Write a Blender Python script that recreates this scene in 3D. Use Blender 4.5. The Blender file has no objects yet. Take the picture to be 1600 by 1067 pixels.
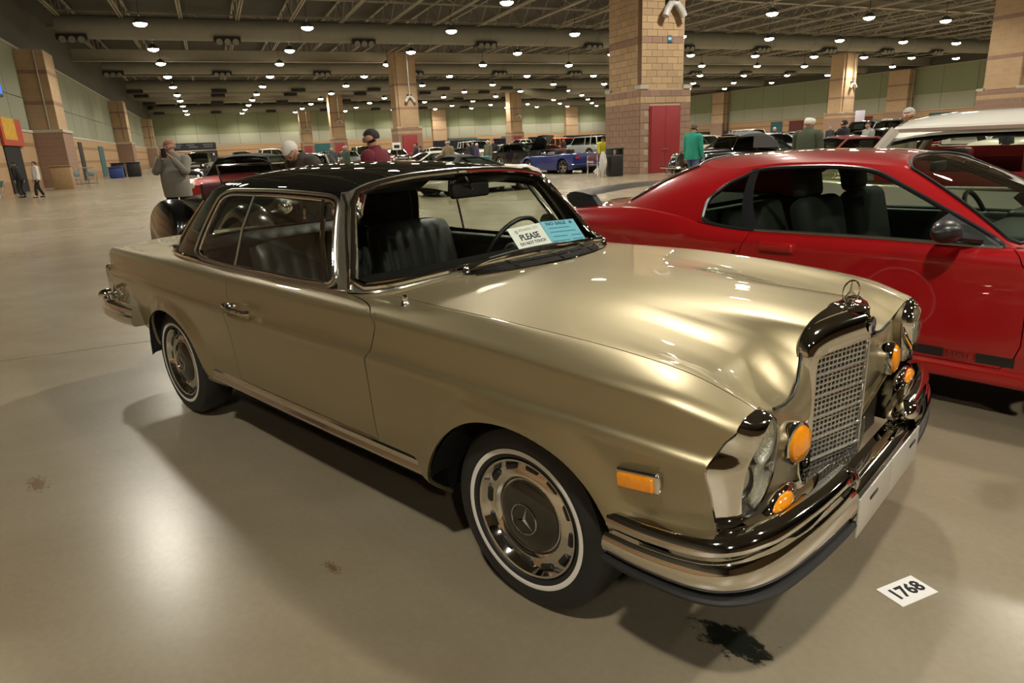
import bpy, bmesh, math, random
import numpy as np
from mathutils import Vector, Matrix, Euler
from mathutils.geometry import delaunay_2d_cdt
random.seed(7)
SC = bpy.context.scene
COL = SC.collection
R_ = math.radians
PI = math.pi

# ------------------------------------------------------------------ camera
def set_camera():
    cd = bpy.data.cameras.new('camera'); co = bpy.data.objects.new('camera', cd); COL.objects.link(co)
    loc = Vector((1.30266, -2.21787, 1.47812)); yaw, pitch, roll = R_(133.33696), R_(-16.40720), R_(-2.48162)
    f = Vector((math.cos(yaw)*math.cos(pitch), math.sin(yaw)*math.cos(pitch), math.sin(pitch)))
    r = Vector((math.sin(yaw), -math.cos(yaw), 0)); u = r.cross(f)
    r2 = r*math.cos(roll)+u*math.sin(roll); u2 = u*math.cos(roll)-r*math.sin(roll)
    m = Matrix((r2, u2, -f)).transposed().to_4x4(); m.translation = loc
    co.matrix_world = m
    cd.sensor_width = 36; cd.lens = 36*1049.257/1600; cd.clip_start = .05; cd.clip_end = 600
    SC.camera = co
set_camera()
# ------------------------------------------------------------------ light of the hall
EXPOSURE = 0.12
LAMP_POWER = 2600.0
LAMP_COLOR = (1.0, .93, .80)
DISC_STRENGTH = 60.0
SC.view_settings.view_transform = 'Standard'; SC.view_settings.look = 'None'
SC.view_settings.exposure = EXPOSURE; SC.view_settings.gamma = 1.0
SC.view_settings.use_curve_mapping = False
w = bpy.data.worlds.new('hall_air'); SC.world = w; w.use_nodes = True
w.node_tree.nodes['Background'].inputs[0].default_value = (1.0, .93, .78, 1)
w.node_tree.nodes['Background'].inputs[1].default_value = 0.02
try:
    SC.cycles.max_bounces = 10; SC.cycles.transparent_max_bounces = 24; SC.cycles.glossy_bounces = 5
    SC.cycles.diffuse_bounces = 4; SC.cycles.caustics_reflective = False; SC.cycles.caustics_refractive = False
    SC.cycles.sample_clamp_indirect = 6.0
    SC.cycles.use_denoising = True
except Exception: pass

# ------------------------------------------------------------------ hall frame: depth D along the lamp rows, R to the right of them
HYAW = R_(156.16491)
HF = Vector((math.cos(HYAW), math.sin(HYAW), 0)); HR = Vector((math.sin(HYAW), -math.cos(HYAW), 0))
HO = Vector((1.30266, -2.21787, 0))
def hp(D, Rr, z=0.0): return HO + HF*D + HR*Rr + Vector((0, 0, z))

# ------------------------------------------------------------------ materials
MATS = {}
def _nt(name):
    m = bpy.data.materials.new(name); m.use_nodes = True; return m, m.node_tree, m.node_tree.nodes['Principled BSDF']
def mat(name, col, rough=.5, metal=0., coat=0., emit=None, es=0., noise=None, bump=0., spec=None, alpha=1., trans=0., coatr=.03):
    """plain procedural material; noise=(scale, amount) mottles the colour a little, bump adds fine relief"""
    if name in MATS: return MATS[name]
    m, nt, b = _nt(name)
    b.inputs['Base Color'].default_value = (*col, 1); b.inputs['Roughness'].default_value = rough
    b.inputs['Metallic'].default_value = metal; b.inputs['Coat Weight'].default_value = coat; b.inputs['Coat Roughness'].default_value = coatr
    if spec is not None: b.inputs['Specular IOR Level'].default_value = spec
    if trans: b.inputs['Transmission Weight'].default_value = trans
    if emit: b.inputs['Emission Color'].default_value = (*emit, 1); b.inputs['Emission Strength'].default_value = es
    if noise or bump:
        tc = nt.nodes.new('ShaderNodeTexCoord'); n = nt.nodes.new('ShaderNodeTexNoise')
        n.inputs['Scale'].default_value = (noise or (40, 0))[0]; n.inputs['Detail'].default_value = 4
        nt.links.new(tc.outputs['Object'], n.inputs['Vector'])
        if noise:
            mx = nt.nodes.new('ShaderNodeMix'); mx.data_type = 'RGBA'
            a = noise[1]
            mx.inputs[6].default_value = (*[c*(1-a) for c in col], 1); mx.inputs[7].default_value = (*[min(1, c*(1+a)) for c in col], 1)
            nt.links.new(n.outputs['Fac'], mx.inputs[0]); nt.links.new(mx.outputs[2], b.inputs['Base Color'])
        if bump:
            bp = nt.nodes.new('ShaderNodeBump'); bp.inputs['Strength'].default_value = bump; bp.inputs['Distance'].default_value = .01
            nt.links.new(n.outputs['Fac'], bp.inputs['Height']); nt.links.new(bp.outputs[0], b.inputs['Normal'])
    MATS[name] = m; return m
def glass(name, tint=(.80, .86, .80), rough=.0, ior=1.5):
    """thin pane: Fresnel mix of clear tinted transmission and mirror reflection"""
    if name in MATS: return MATS[name]
    m = bpy.data.materials.new(name); m.use_nodes = True; nt = m.node_tree
    for n in list(nt.nodes): nt.nodes.remove(n)
    o = nt.nodes.new('ShaderNodeOutputMaterial'); mx = nt.nodes.new('ShaderNodeMixShader')
    t = nt.nodes.new('ShaderNodeBsdfTransparent'); g = nt.nodes.new('ShaderNodeBsdfGlossy'); fr = nt.nodes.new('ShaderNodeFresnel')
    ge = nt.nodes.new('ShaderNodeNewGeometry'); mr = nt.nodes.new('ShaderNodeMapRange')      # same reflectance from either side of the pane
    mr.inputs[3].default_value = ior; mr.inputs[4].default_value = 1/ior
    nt.links.new(ge.outputs['Backfacing'], mr.inputs[0]); nt.links.new(mr.outputs[0], fr.inputs['IOR'])
    t.inputs[0].default_value = (*tint, 1); g.inputs['Roughness'].default_value = rough; g.inputs[0].default_value = (1, 1, 1, 1)
    nt.links.new(fr.outputs[0], mx.inputs[0]); nt.links.new(t.outputs[0], mx.inputs[1]); nt.links.new(g.outputs[0], mx.inputs[2])
    nt.links.new(mx.outputs[0], o.inputs[0]); MATS[name] = m; return m
def paint(name, col, metal=0., rough=.35):
    return mat(name, col, rough=rough, metal=metal, coat=1.0, coatr=.02)
CHROME = mat('chrome', (.82, .80, .76), rough=.045, metal=1.)
CHROME_DULL = mat('brushed_metal', (.55, .54, .51), rough=.28, metal=1.)
BLACK = mat('black_plastic', (.012, .012, .012), rough=.45)
RUBBER = mat('rubber', (.016, .016, .017), rough=.55, bump=.15)
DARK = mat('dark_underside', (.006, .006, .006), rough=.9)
GLASS_CLEAR = glass('clear_glass', (.90, .94, .90))
GLASS_TINT = glass('tinted_glass', (.62, .72, .62))
GLASS_DARK = glass('dark_glass', (.25, .29, .26))
AMBER = mat('amber_lens', (.95, .30, .01), rough=.12, coat=1., noise=(60, .25))
REDLENS = mat('red_lens', (.45, .01, .012), rough=.12, coat=1.)
WHITE_PAPER = mat('white_paper', (.86, .86, .84), rough=.7)
INK = mat('black_ink', (.015, .015, .02), rough=.7)

# ------------------------------------------------------------------ mesh builder
class MB:
    def __init__(s): s.v = []; s.f = []; s.m = []; s.n = None
    def add(s, vs, fs, mi=0):
        o = len(s.v); s.v += [tuple(p) for p in vs]; s.f += [tuple(i+o for i in q) for q in fs]; s.m += [mi]*len(fs); return s
    def box(s, c, d, rz=0., mi=0, M=None, taper=1.):
        hx, hy, hz = d[0]/2, d[1]/2, d[2]/2
        pts = [Vector((sx*hx*(taper if sz > 0 else 1), sy*hy*(taper if sz > 0 else 1), sz*hz)) for sz in (-1, 1) for sy in (-1, 1) for sx in (-1, 1)]
        q = Matrix.Rotation(rz, 3, 'Z') if M is None else M
        pts = [q @ p + Vector(c) for p in pts]
        return s.add(pts, [(0, 2, 3, 1), (4, 5, 7, 6), (0, 1, 5, 4), (2, 6, 7, 3), (0, 4, 6, 2), (1, 3, 7, 5)], mi)
    def rbox(s, c, d, r=.02, seg=2, M=None, mi=0):
        """box with rounded edges"""
        bm = bmesh.new(); bmesh.ops.create_cube(bm, size=1.)
        for v in bm.verts: v.co = Vector((v.co.x*d[0], v.co.y*d[1], v.co.z*d[2]))
        bmesh.ops.bevel(bm, geom=bm.edges[:], offset=min(r, min(d)*.49), segments=seg, affect='EDGES', profile=.5)
        q = Matrix.Identity(3) if M is None else M
        s.add([q @ v.co + Vector(c) for v in bm.verts], [[v.index for v in f.verts] for f in bm.faces], mi); bm.free(); return s
    def cyl(s, p0, p1, r0, r1=None, n=16, caps=True, mi=0):
        r1 = r0 if r1 is None else r1; p0 = Vector(p0); p1 = Vector(p1); d = (p1-p0).normalized()
        a = d.orthogonal().normalized(); b = d.cross(a)
        vs = []
        for p, r in ((p0, r0), (p1, r1)):
            for i in range(n): t = 2*PI*i/n; vs.append(p+a*math.cos(t)*r+b*math.sin(t)*r)
        fs = [(i, (i+1) % n, n+(i+1) % n, n+i) for i in range(n)]
        if caps: fs += [tuple(range(n-1, -1, -1)), tuple(range(n, 2*n))]
        return s.add(vs, fs, mi)
    def tube(s, path, r, n=8, closed=False, mi=0, caps=True):
        P = [Vector(p) for p in path]; N = len(P); vs = []; up = None
        rr = r if hasattr(r, '__len__') else [r]*N
        for i in range(N):
            a = P[i-1] if (i > 0 or closed) else P[i]; b = P[(i+1) % N] if (i < N-1 or closed) else P[i]
            t = (b-a).normalized()
            if up is None: up = t.orthogonal().normalized()
            up = (up-t*up.dot(t)); up = up.normalized() if up.length > 1e-6 else t.orthogonal().normalized(); w_ = t.cross(up)
            for k in range(n): an = 2*PI*k/n; vs.append(P[i]+up*math.cos(an)*rr[i]+w_*math.sin(an)*rr[i])
        fs = []
        for i in range(N if closed else N-1):
            j = (i+1) % N
            for k in range(n): fs.append((i*n+k, i*n+(k+1) % n, j*n+(k+1) % n, j*n+k))
        if not closed and caps: fs += [tuple(range(n-1, -1, -1)), tuple(range((N-1)*n, N*n))]
        return s.add(vs, fs, mi)
    def grid(s, rows, mi=0, closeu=False, closev=False):
        nu = len(rows); nv = len(rows[0]); vs = [p for r in rows for p in r]; fs = []
        for i in range(nu if closeu else nu-1):
            for j in range(nv if closev else nv-1):
                i2 = (i+1) % nu; j2 = (j+1) % nv
                fs.append((i*nv+j, i*nv+j2, i2*nv+j2, i2*nv+j))
        return s.add(vs, fs, mi)
    def lathe(s, prof, o, axis='Y', n=32, mi=0, mis=None, sgn=1):
        """prof: (radius, along axis)"""
        rows = []; o = Vector(o)
        for r, h in prof:
            row = []
            for k in range(n):
                t = 2*PI*k/n; c, d = r*math.cos(t), r*math.sin(t)
                row.append(o+(Vector((c, h*sgn, d)) if axis == 'Y' else Vector((c, d, h)) if axis == 'Z' else Vector((h, c, d))))
            rows.append(row)
        k0 = len(s.f); s.grid(rows, mi, closev=True)
        if mis:
            for i in range(len(prof)-1):
                for k in range(n): s.m[k0+i*n+k] = mis[i]
        return s
    def prism(s, poly, d, M=None, o=(0, 0, 0), mi=0):
        """2-D polygon in local XY extruded by d along local Z, placed by M (3x3) and o"""
        q = Matrix.Identity(3) if M is None else M; o = Vector(o); n = len(poly)
        vs = [q @ Vector((x, y, 0))+o for x, y in poly]+[q @ Vector((x, y, d))+o for x, y in poly]
        fs = [tuple(range(n-1, -1, -1)), tuple(range(n, 2*n))]+[(i, (i+1) % n, n+(i+1) % n, n+i) for i in range(n)]
        return s.add(vs, fs, mi)
    def sphere(s, c, r, nu=12, nv=8, mi=0):
        sc = r if hasattr(r, '__len__') else (r, r, r); rows = []
        for i in range(nv+1):
            a = PI*i/nv
            rows.append([Vector(c)+Vector((sc[0]*math.sin(a)*math.cos(2*PI*k/nu), sc[1]*math.sin(a)*math.sin(2*PI*k/nu), sc[2]*math.cos(a))) for k in range(nu)])
        return s.grid(rows, mi, closev=True)
    def mesh(s, name, mats, smooth=35):
        me = bpy.data.meshes.new(name); me.from_pydata([tuple(p) for p in s.v], [], [tuple(f) for f in s.f])
        for m in (mats if isinstance(mats, (list, tuple)) else [mats]): me.materials.append(m)
        if any(s.m): me.polygons.foreach_set('material_index', s.m)
        if s.n is None:
            bm = bmesh.new(); bm.from_mesh(me); bmesh.ops.remove_doubles(bm, verts=bm.verts, dist=1e-5)
            bmesh.ops.dissolve_degenerate(bm, dist=1e-6, edges=bm.edges); bmesh.ops.recalc_face_normals(bm, faces=bm.faces); bm.to_mesh(me); bm.free()
        if smooth:
            me.polygons.foreach_set('use_smooth', [True]*len(me.polygons))
            if s.n is not None: me.normals_split_custom_set_from_vertices([tuple(x) for x in s.n])
            else: me.set_sharp_from_angle(angle=R_(smooth))
        me.update(); return me

def link(o, parent=None):
    COL.objects.link(o)
    if parent is not None: o.parent = parent
    return o
def obj(name, mb, mats, parent=None, smooth=35, loc=None, rz=None):
    o = bpy.data.objects.new(name, mb.mesh(name, mats, smooth)); link(o, parent)
    if loc is not None: o.location = loc
    if rz is not None: o.rotation_euler = (0, 0, rz)
    return o
def share(name, me, parent=None, loc=(0, 0, 0), rot=(0, 0, 0), scale=None):
    o = bpy.data.objects.new(name, me); link(o, parent); o.location = loc; o.rotation_euler = rot
    if scale: o.scale = scale
    return o
def tag(o, label, cat, group=None):
    o['label'] = label; o['category'] = cat
    if group: o['group'] = group
    return o
def thing(name, label, cat, loc=(0, 0, 0), rz=0., group=None):
    o = bpy.data.objects.new(name, None); link(o); o.location = loc; o.rotation_euler = (0, 0, rz); o.empty_display_size = .2
    return tag(o, label, cat, group)
def struct(o): o['kind'] = 'structure'; return o
def stuff(o): o['kind'] = 'stuff'; return o
def dup(root, loc, rz, label=None, group=None, swap=None):
    """copy of a thing with its parts and sub-parts; swap maps material names to other materials (set per object)"""
    def cp(o, p):
        c = o.copy(); COL.objects.link(c)
        if p is not None: c.parent = p
        if swap and o.type == 'MESH':
            for i, sl in enumerate(c.material_slots):
                k = sl.material.name if sl.material else ''
                if k in swap: sl.link = 'OBJECT'; sl.material = swap[k]
        for ch in o.children: cp(ch, c)
        return c
    r = cp(root, None); r.location = loc; r.rotation_euler = (0, 0, rz)
    if label: r['label'] = label
    if group: r['group'] = group
    elif 'group' in r: del r['group']
    return r
def text(name, s, size, mtl, parent, M, o, depth=.0006, align='CENTER', bold=0.):
    """flat lettering: font curve turned into a mesh, laid in the plane of M's first two columns at o"""
    cu = bpy.data.curves.new(name, 'FONT'); cu.body = s; cu.size = size; cu.align_x = align; cu.align_y = 'CENTER'; cu.extrude = depth; cu.offset = bold; cu.resolution_u = 2
    t = bpy.data.objects.new(name+'_tmp', cu); COL.objects.link(t)
    dg = bpy.context.evaluated_depsgraph_get(); me = bpy.data.meshes.new_from_object(t.evaluated_get(dg))
    bpy.data.objects.remove(t); me.materials.clear(); me.materials.append(mtl); me.name = name
    ob = bpy.data.objects.new(name, me); link(ob, parent)
    m4 = M.to_4x4(); m4.translation = Vector(o); ob.matrix_local = m4
    return ob
def basis(x, y):
    x = Vector(x).normalized(); y = Vector(y); z = x.cross(y).normalized(); y = z.cross(x)
    return Matrix((x, y, z)).transposed()

# ------------------------------------------------------------------ curves and lofted panels
def pchip(x, y):
    x = np.asarray(x, float); y = np.asarray(y, float); h = np.diff(x); d = np.diff(y)/h; n = len(x)
    m = np.zeros(n)
    if n == 2: m[:] = d[0]
    else:
        for i in range(1, n-1):
            if d[i-1]*d[i] > 0: w1 = 2*h[i]+h[i-1]; w2 = h[i]+2*h[i-1]; m[i] = (w1+w2)/(w1/d[i-1]+w2/d[i])
        m[0] = d[0]; m[-1] = d[-1]
    def f(q):
        q = np.clip(np.asarray(q, float), x[0], x[-1]); i = np.clip(np.searchsorted(x, q)-1, 0, n-2)
        t = (q-x[i])/h[i]
        return (2*t**3-3*t**2+1)*y[i]+(t**3-2*t**2+t)*h[i]*m[i]+(-2*t**3+3*t**2)*y[i+1]+(t**3-t**2)*h[i]*m[i+1]
    return f
def pchip_rows(x, Y, q):
    """vectorised over rows: Y (n,k) at fixed knots x; q (n,) one query per row"""
    h = np.diff(x); d = np.diff(Y, axis=1)/h; m = np.zeros_like(Y)
    a = d[:, :-1]; b = d[:, 1:]; w1 = 2*h[1:]+h[:-1]; w2 = h[1:]+2*h[:-1]
    with np.errstate(all='ignore'): mm = (w1+w2)/(w1/a+w2/b)
    m[:, 1:-1] = np.where(a*b > 0, mm, 0.); m[:, 0] = d[:, 0]; m[:, -1] = d[:, -1]
    i = np.clip(np.searchsorted(x, q)-1, 0, len(x)-2); r = np.arange(len(q)); t = (q-x[i])/h[i]
    return (2*t**3-3*t**2+1)*Y[r, i]+(t**3-2*t**2+t)*h[i]*m[r, i]+(-2*t**3+3*t**2)*Y[r, i+1]+(t**3-t**2)*h[i]*m[r, i+1]
def smooth_path(P, n=6, closed=False):
    """Catmull-Rom through P"""
    P = [Vector(p) for p in P]; N = len(P); out = []
    for i in range(N if closed else N-1):
        g = lambda k: P[k % N] if closed else P[max(0, min(N-1, k))]
        a, b, c, d = g(i-1), g(i), g(i+1), g(i+2)
        for k in range(n):
            t = k/n; out.append(.5*((2*b)+(c-a)*t+(2*a-5*b+4*c-d)*t*t+(3*b-a-3*c+d)*t**3))
    if not closed: out.append(P[-1])
    return out
def inpoly(px, py, poly):
    x = np.asarray(px); y = np.asarray(py); r = np.zeros(x.shape, bool); n = len(poly)
    for i in range(n):
        x0, y0 = poly[i]; x1, y1 = poly[(i+1) % n]
        c = ((y0 > y) != (y1 > y)) & (x < (x1-x0)*(y-y0)/((y1-y0) if y1 != y0 else 1e-12)+x0); r ^= c
    return r
def resample(poly, step, closed):
    out = []; n = len(poly)
    for i in range(n if closed else n-1):
        a = np.array(poly[i], float); b = np.array(poly[(i+1) % n], float); k = max(1, int(math.ceil(np.linalg.norm(b-a)/step)))
        out += [tuple(a+(b-a)*j/k) for j in range(k)]
    if not closed: out.append(tuple(map(float, poly[-1])))
    return out
def strip(line, wd):
    """thin polygon along an open polyline"""
    L = []; Rr = []; n = len(line)
    for i in range(n):
        a = np.array(line[max(0, i-1)], float); b = np.array(line[min(n-1, i+1)], float); t = (b-a)/max(1e-9, np.linalg.norm(b-a)); nn = np.array([-t[1], t[0]])
        p = np.array(line[i], float); L.append(tuple(p+nn*wd/2)); Rr.append(tuple(p-nn*wd/2))
    return L+Rr[::-1]
class Loft:
    """half body surface S(u,v) -> (x, w, z), cut into panels by polygons in (u,v)"""
    def __init__(s, fn): s.fn = fn
    def P(s, u, v): return s.fn(np.atleast_1d(np.asarray(u, float)), np.atleast_1d(np.asarray(v, float)))
    def N(s, u, v, flip=1):
        e = .004; a = s.P(u+e, v)-s.P(u-e, v); b = s.P(u, v+e)-s.P(u, v-e); n = np.cross(a, b)*flip
        l = np.linalg.norm(n, axis=1, keepdims=True); return n/np.maximum(l, 1e-9)
    def cut(s, u0, u1, v0, v1, du, dv, lines, step=.02):
        """lines: list of (polyline, closed). Returns triangulation (uv pts, tris)"""
        U, V = np.meshgrid(np.linspace(u0, u1, max(2, int((u1-u0)/du)+1)), np.linspace(v0, v1, max(2, int((v1-v0)/dv)+1)))
        pts = np.stack([U.ravel(), V.ravel()], 1)
        C = []
        for ln, cl in lines: C.append((resample(ln, step, cl), cl))
        allc = np.array([p for c, _ in C for p in c]) if C else np.zeros((0, 2))
        if len(allc):
            keep = np.ones(len(pts), bool)
            cell = {}
            g = min(du, dv)*.45
            for p in allc: cell.setdefault((int(p[0]//g), int(p[1]//g)), []).append(p)
            for i, p in enumerate(pts):
                if p[0] in (u0, u1) or p[1] in (v0, v1): continue
                a, b = int(p[0]//g), int(p[1]//g)
                for da in (-1, 0, 1):
                    for db in (-1, 0, 1):
                        for q in cell.get((a+da, b+db), ()):
                            if abs(q[0]-p[0]) < g and abs(q[1]-p[1]) < g: keep[i] = False
            pts = pts[keep]
        vs = [Vector((float(a), float(b))) for a, b in pts]; es = []
        for c, cl in C:
            o = len(vs); vs += [Vector((min(u1, max(u0, a)), min(v1, max(v0, b)))) for a, b in c]
            es += [(o+i, o+i+1) for i in range(len(c)-1)]
            if cl: es.append((o+len(c)-1, o))
        r = delaunay_2d_cdt(vs, es, [], 0, 1e-6)
        return np.array([tuple(p) for p in r[0]]), np.array([f for f in r[2]], int)
def emit(name, loft, uv, tris, mats, parent, flip=1, mirror=False, both=False, flange=.014, skip=None, sgnn=1, smooth=True):
    """one panel object from the triangles; side -y unless mirror; both = both halves welded in the middle"""
    ids, inv = np.unique(tris.ravel(), return_inverse=True); T = inv.reshape(-1, 3); q = uv[ids]
    P = loft.P(q[:, 0], q[:, 1]); N = loft.N(q[:, 0], q[:, 1], sgnn)
    from collections import Counter
    ec = Counter()
    for t in T:
        for a, b in ((t[0], t[1]), (t[1], t[2]), (t[2], t[0])): ec[(min(a, b), max(a, b))] += 1
    bd = [e for e, c in ec.items() if c == 1 and not (skip and skip(q[e[0]], q[e[1]]))]
    mb = MB(); vn = []
    sides = [-1] if not mirror else [1]
    if both: sides = [-1, 1]
    for sy in sides:
        o = len(mb.v); mb.v += [(p[0], p[1]*sy, p[2]) for p in P]; vn += [(n[0], n[1]*sy, n[2]) for n in N]
        S3 = np.array([1., sy, 1.]); PP = P*S3; NN = N*S3
        sg = (np.cross(PP[T[:, 1]]-PP[T[:, 0]], PP[T[:, 2]]-PP[T[:, 0]])*NN[T].sum(1)).sum(1)
        mb.f += [tuple(int(i)+o for i in (t if g > 0 else t[::-1])) for t, g in zip(T, sg)]
        if flange:
            for a, b in bd:
                k = len(mb.v); pa, pb, na, nb = P[a], P[b], N[a], N[b]
                e = pb-pa; nn = np.cross(e, na); l = np.linalg.norm(nn); nn = nn/l if l > 1e-9 else na
                for p, n in ((pa, None), (pb, None), (pb, nb), (pa, na)):
                    z = p-n*flange if n is not None else p
                    mb.v.append((z[0], z[1]*sy, z[2])); vn.append((nn[0], nn[1]*sy, nn[2]))
                mb.f.append((k, k+1, k+2, k+3))
    mb.m = [0]*len(mb.f); mb.n = vn
    return obj(name, mb, mats, parent)
# ================================================================== the hall
def brickmat(name, c1, c2, mortar, sc=1.0, bands=None):
    """block work: brick texture on generated object coordinates, for surfaces too far off to tell the blocks apart"""
    m, nt, b = _nt(name); tc = nt.nodes.new('ShaderNodeTexCoord'); mp_ = nt.nodes.new('ShaderNodeMapping'); br = nt.nodes.new('ShaderNodeTexBrick')
    sx = nt.nodes.new('ShaderNodeSeparateXYZ'); ad = nt.nodes.new('ShaderNodeMath'); cb = nt.nodes.new('ShaderNodeCombineXYZ')
    nt.links.new(tc.outputs['Object'], sx.inputs[0]); nt.links.new(sx.outputs[0], ad.inputs[0]); nt.links.new(sx.outputs[1], ad.inputs[1])
    nt.links.new(ad.outputs[0], cb.inputs[0]); nt.links.new(sx.outputs[2], cb.inputs[1]); nt.links.new(cb.outputs[0], br.inputs['Vector'])
    br.inputs['Color1'].default_value = (*c1, 1); br.inputs['Color2'].default_value = (*c2, 1); br.inputs['Mortar'].default_value = (*mortar, 1)
    br.inputs['Scale'].default_value = sc; br.inputs['Mortar Size'].default_value = .012; br.inputs['Brick Width'].default_value = .52; br.inputs['Row Height'].default_value = .26
    out = br.outputs['Color']
    if bands:
        rm = nt.nodes.new('ShaderNodeValToRGB'); rm.color_ramp.interpolation = 'CONSTANT'; mz = nt.nodes.new('ShaderNodeMath'); mz.operation = 'DIVIDE'; mz.inputs[1].default_value = bands[0]
        nt.links.new(sx.outputs[2], mz.inputs[0]); nt.links.new(mz.outputs[0], rm.inputs[0]); el = rm.color_ramp.elements
        for i, (p, c) in enumerate(bands[1]):
            e = el[i] if i < 2 else el.new(p); e.position = p; e.color = (*c, 1)
        mx = nt.nodes.new('ShaderNodeMix'); mx.data_type = 'RGBA'; mx.blend_type = 'MULTIPLY'; mx.inputs[0].default_value = 1
        nt.links.new(out, mx.inputs[6]); nt.links.new(rm.outputs[0], mx.inputs[7]); out = mx.outputs[2]
    nt.links.new(out, b.inputs['Base Color']); b.inputs['Roughness'].default_value = .8; MATS[name] = m; return m
def varmat(name, col, amt, rough=.8):
    """colour varies a little from object to object"""
    m, nt, b = _nt(name); oi = nt.nodes.new('ShaderNodeObjectInfo'); tc = nt.nodes.new('ShaderNodeTexCoord'); n = nt.nodes.new('ShaderNodeTexNoise'); n.inputs['Scale'].default_value = 9
    ad = nt.nodes.new('ShaderNodeMath'); ad.operation = 'MULTIPLY_ADD'; ad.inputs[1].default_value = .35
    nt.links.new(tc.outputs['Object'], n.inputs['Vector']); nt.links.new(n.outputs['Fac'], ad.inputs[0]); nt.links.new(oi.outputs['Random'], ad.inputs[2])
    mx = nt.nodes.new('ShaderNodeMix'); mx.data_type = 'RGBA'; mx.inputs[6].default_value = (*[c*(1-amt) for c in col], 1); mx.inputs[7].default_value = (*[c*(1+amt*.6) for c in col], 1)
    nt.links.new(ad.outputs[0], mx.inputs[0]); nt.links.new(mx.outputs[2], b.inputs['Base Color']); b.inputs['Roughness'].default_value = rough; MATS[name] = m; return m
TANC, MAUC, MORT = (.43, .295, .17), (.27, .168, .118), (.42, .32, .22)
TAN = varmat('tan_block', TANC, .16); MAUVE = varmat('mauve_block', MAUC, .13); MORTAR = mat('mortar', MORT, rough=.9)
TANW = brickmat('tan_block_wall', TANC, (.39, .26, .15), MORT); MAUW = brickmat('mauve_block_wall', MAUC, (.25, .15, .105), (.30, .21, .15))
BASEW = brickmat('banded_block_wall', (.40, .26, .135), (.37, .235, .12), (.36, .26, .17), bands=(4.0, [(0., (.8, .72, .68)), (.16, (1, 1, 1)), (.34, (.72, .62, .58)), (.40, (1.05, 1.05, 1.05)), (.62, (.72, .62, .58)), (.68, (1.05, 1.05, 1.05)), (.90, (.72, .62, .60))]))
CAPST = mat('cap_stone', (.45, .41, .33), rough=.8)
PGREEN = varmat('green_wall_panel', (.215, .235, .140), .05, .85); PCREAM = varmat('cream_wall_panel', (.33, .33, .25), .05, .85); PGREY = varmat('grey_green_wall_panel', (.25, .26, .19), .06, .85)
STEEL = mat('painted_steel', (.30, .27, .21), rough=.6, noise=(3, .15)); DECK = mat('dark_roof_deck', (.055, .05, .04), rough=.9, noise=(2, .3)); DUCT = mat('grey_duct_metal', (.20, .19, .15), rough=.55, noise=(1.5, .12))
DARKGRILL = mat('dark_vent', (.02, .018, .016), rough=.8); REDDOOR = mat('dark_red_door', (.27, .028, .032), rough=.42); TEAL = mat('teal_rollup_door', (.02, .10, .11), rough=.6); NAVY = mat('navy_drape', (.012, .012, .022), rough=.9)
def hobj(name, mb, mats, parent=None, smooth=35):
    """object whose mesh is in hall coordinates: x = depth, y = -right, z = up"""
    return obj(name, mb, mats, parent, smooth) if parent is not None else obj(name, mb, mats, None, smooth, HO, HYAW)
def hthing(name, label, cat, D, Rr, rz=0., group=None, z=0.): return thing(name, label, cat, hp(D, Rr, z), HYAW+rz, group)

# floor: polished concrete slabs, one open joint across
def floormat():
    m, nt, b = _nt('polished_concrete'); tc = nt.nodes.new('ShaderNodeTexCoord'); L = nt.links.new
    def noise(sc, det, ro=.5, dist=0.):
        n = nt.nodes.new('ShaderNodeTexNoise'); n.inputs['Scale'].default_value = sc; n.inputs['Detail'].default_value = det; n.inputs['Roughness'].default_value = ro; n.inputs['Distortion'].default_value = dist; L(tc.outputs['Object'], n.inputs['Vector']); return n
    n1, n2, n3 = noise(.35, 6, .6, .6), noise(1.6, 5, .55, .3), noise(38, 3)
    r1 = nt.nodes.new('ShaderNodeValToRGB'); e = r1.color_ramp.elements; e[0].position = .30; e[0].color = (.225, .182, .118, 1); e[1].position = .70; e[1].color = (.318, .280, .205, 1)
    L(n1.outputs['Fac'], r1.inputs[0])
    r2 = nt.nodes.new('ShaderNodeValToRGB'); e = r2.color_ramp.elements; e[0].position = .25; e[0].color = (.80, .77, .71, 1); e[1].position = .75; e[1].color = (1.05, 1.05, 1.05, 1); L(n2.outputs['Fac'], r2.inputs[0])
    mx = nt.nodes.new('ShaderNodeMix'); mx.data_type = 'RGBA'; mx.blend_type = 'MULTIPLY'; mx.inputs[0].default_value = .55; L(r1.outputs[0], mx.inputs[6]); L(r2.outputs[0], mx.inputs[7])
    r3 = nt.nodes.new('ShaderNodeValToRGB'); e = r3.color_ramp.elements; e[0].position = .3; e[0].color = (.9, .9, .9, 1); e[1].position = .7; e[1].color = (1.05, 1.05, 1.05, 1); L(n3.outputs['Fac'], r3.inputs[0])
    m2 = nt.nodes.new('ShaderNodeMix'); m2.data_type = 'RGBA'; m2.blend_type = 'MULTIPLY'; m2.inputs[0].default_value = .5; L(mx.outputs[2], m2.inputs[6]); L(r3.outputs[0], m2.inputs[7]); L(m2.outputs[2], b.inputs['Base Color'])
    mr = nt.nodes.new('ShaderNodeMapRange'); mr.inputs[3].default_value = .25; mr.inputs[4].default_value = .27; L(n2.outputs['Fac'], mr.inputs[0]); L(mr.outputs[0], b.inputs['Roughness'])
    b.inputs['Specular IOR Level'].default_value = .30
    MATS['polished_concrete'] = m; return m
CONC = floormat()
D0, D1, RL0, RR1, HH = -38., 163., -10., 103., 13.2
mb = MB(); mb.box(((D0+D1)/2, -(RL0+RR1)/2, -.36), (D1-D0+2, RR1-RL0+2, .7)); fl = struct(hobj('floor', mb, mat('joint_filler', (.03, .025, .02), rough=.9)))
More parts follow.
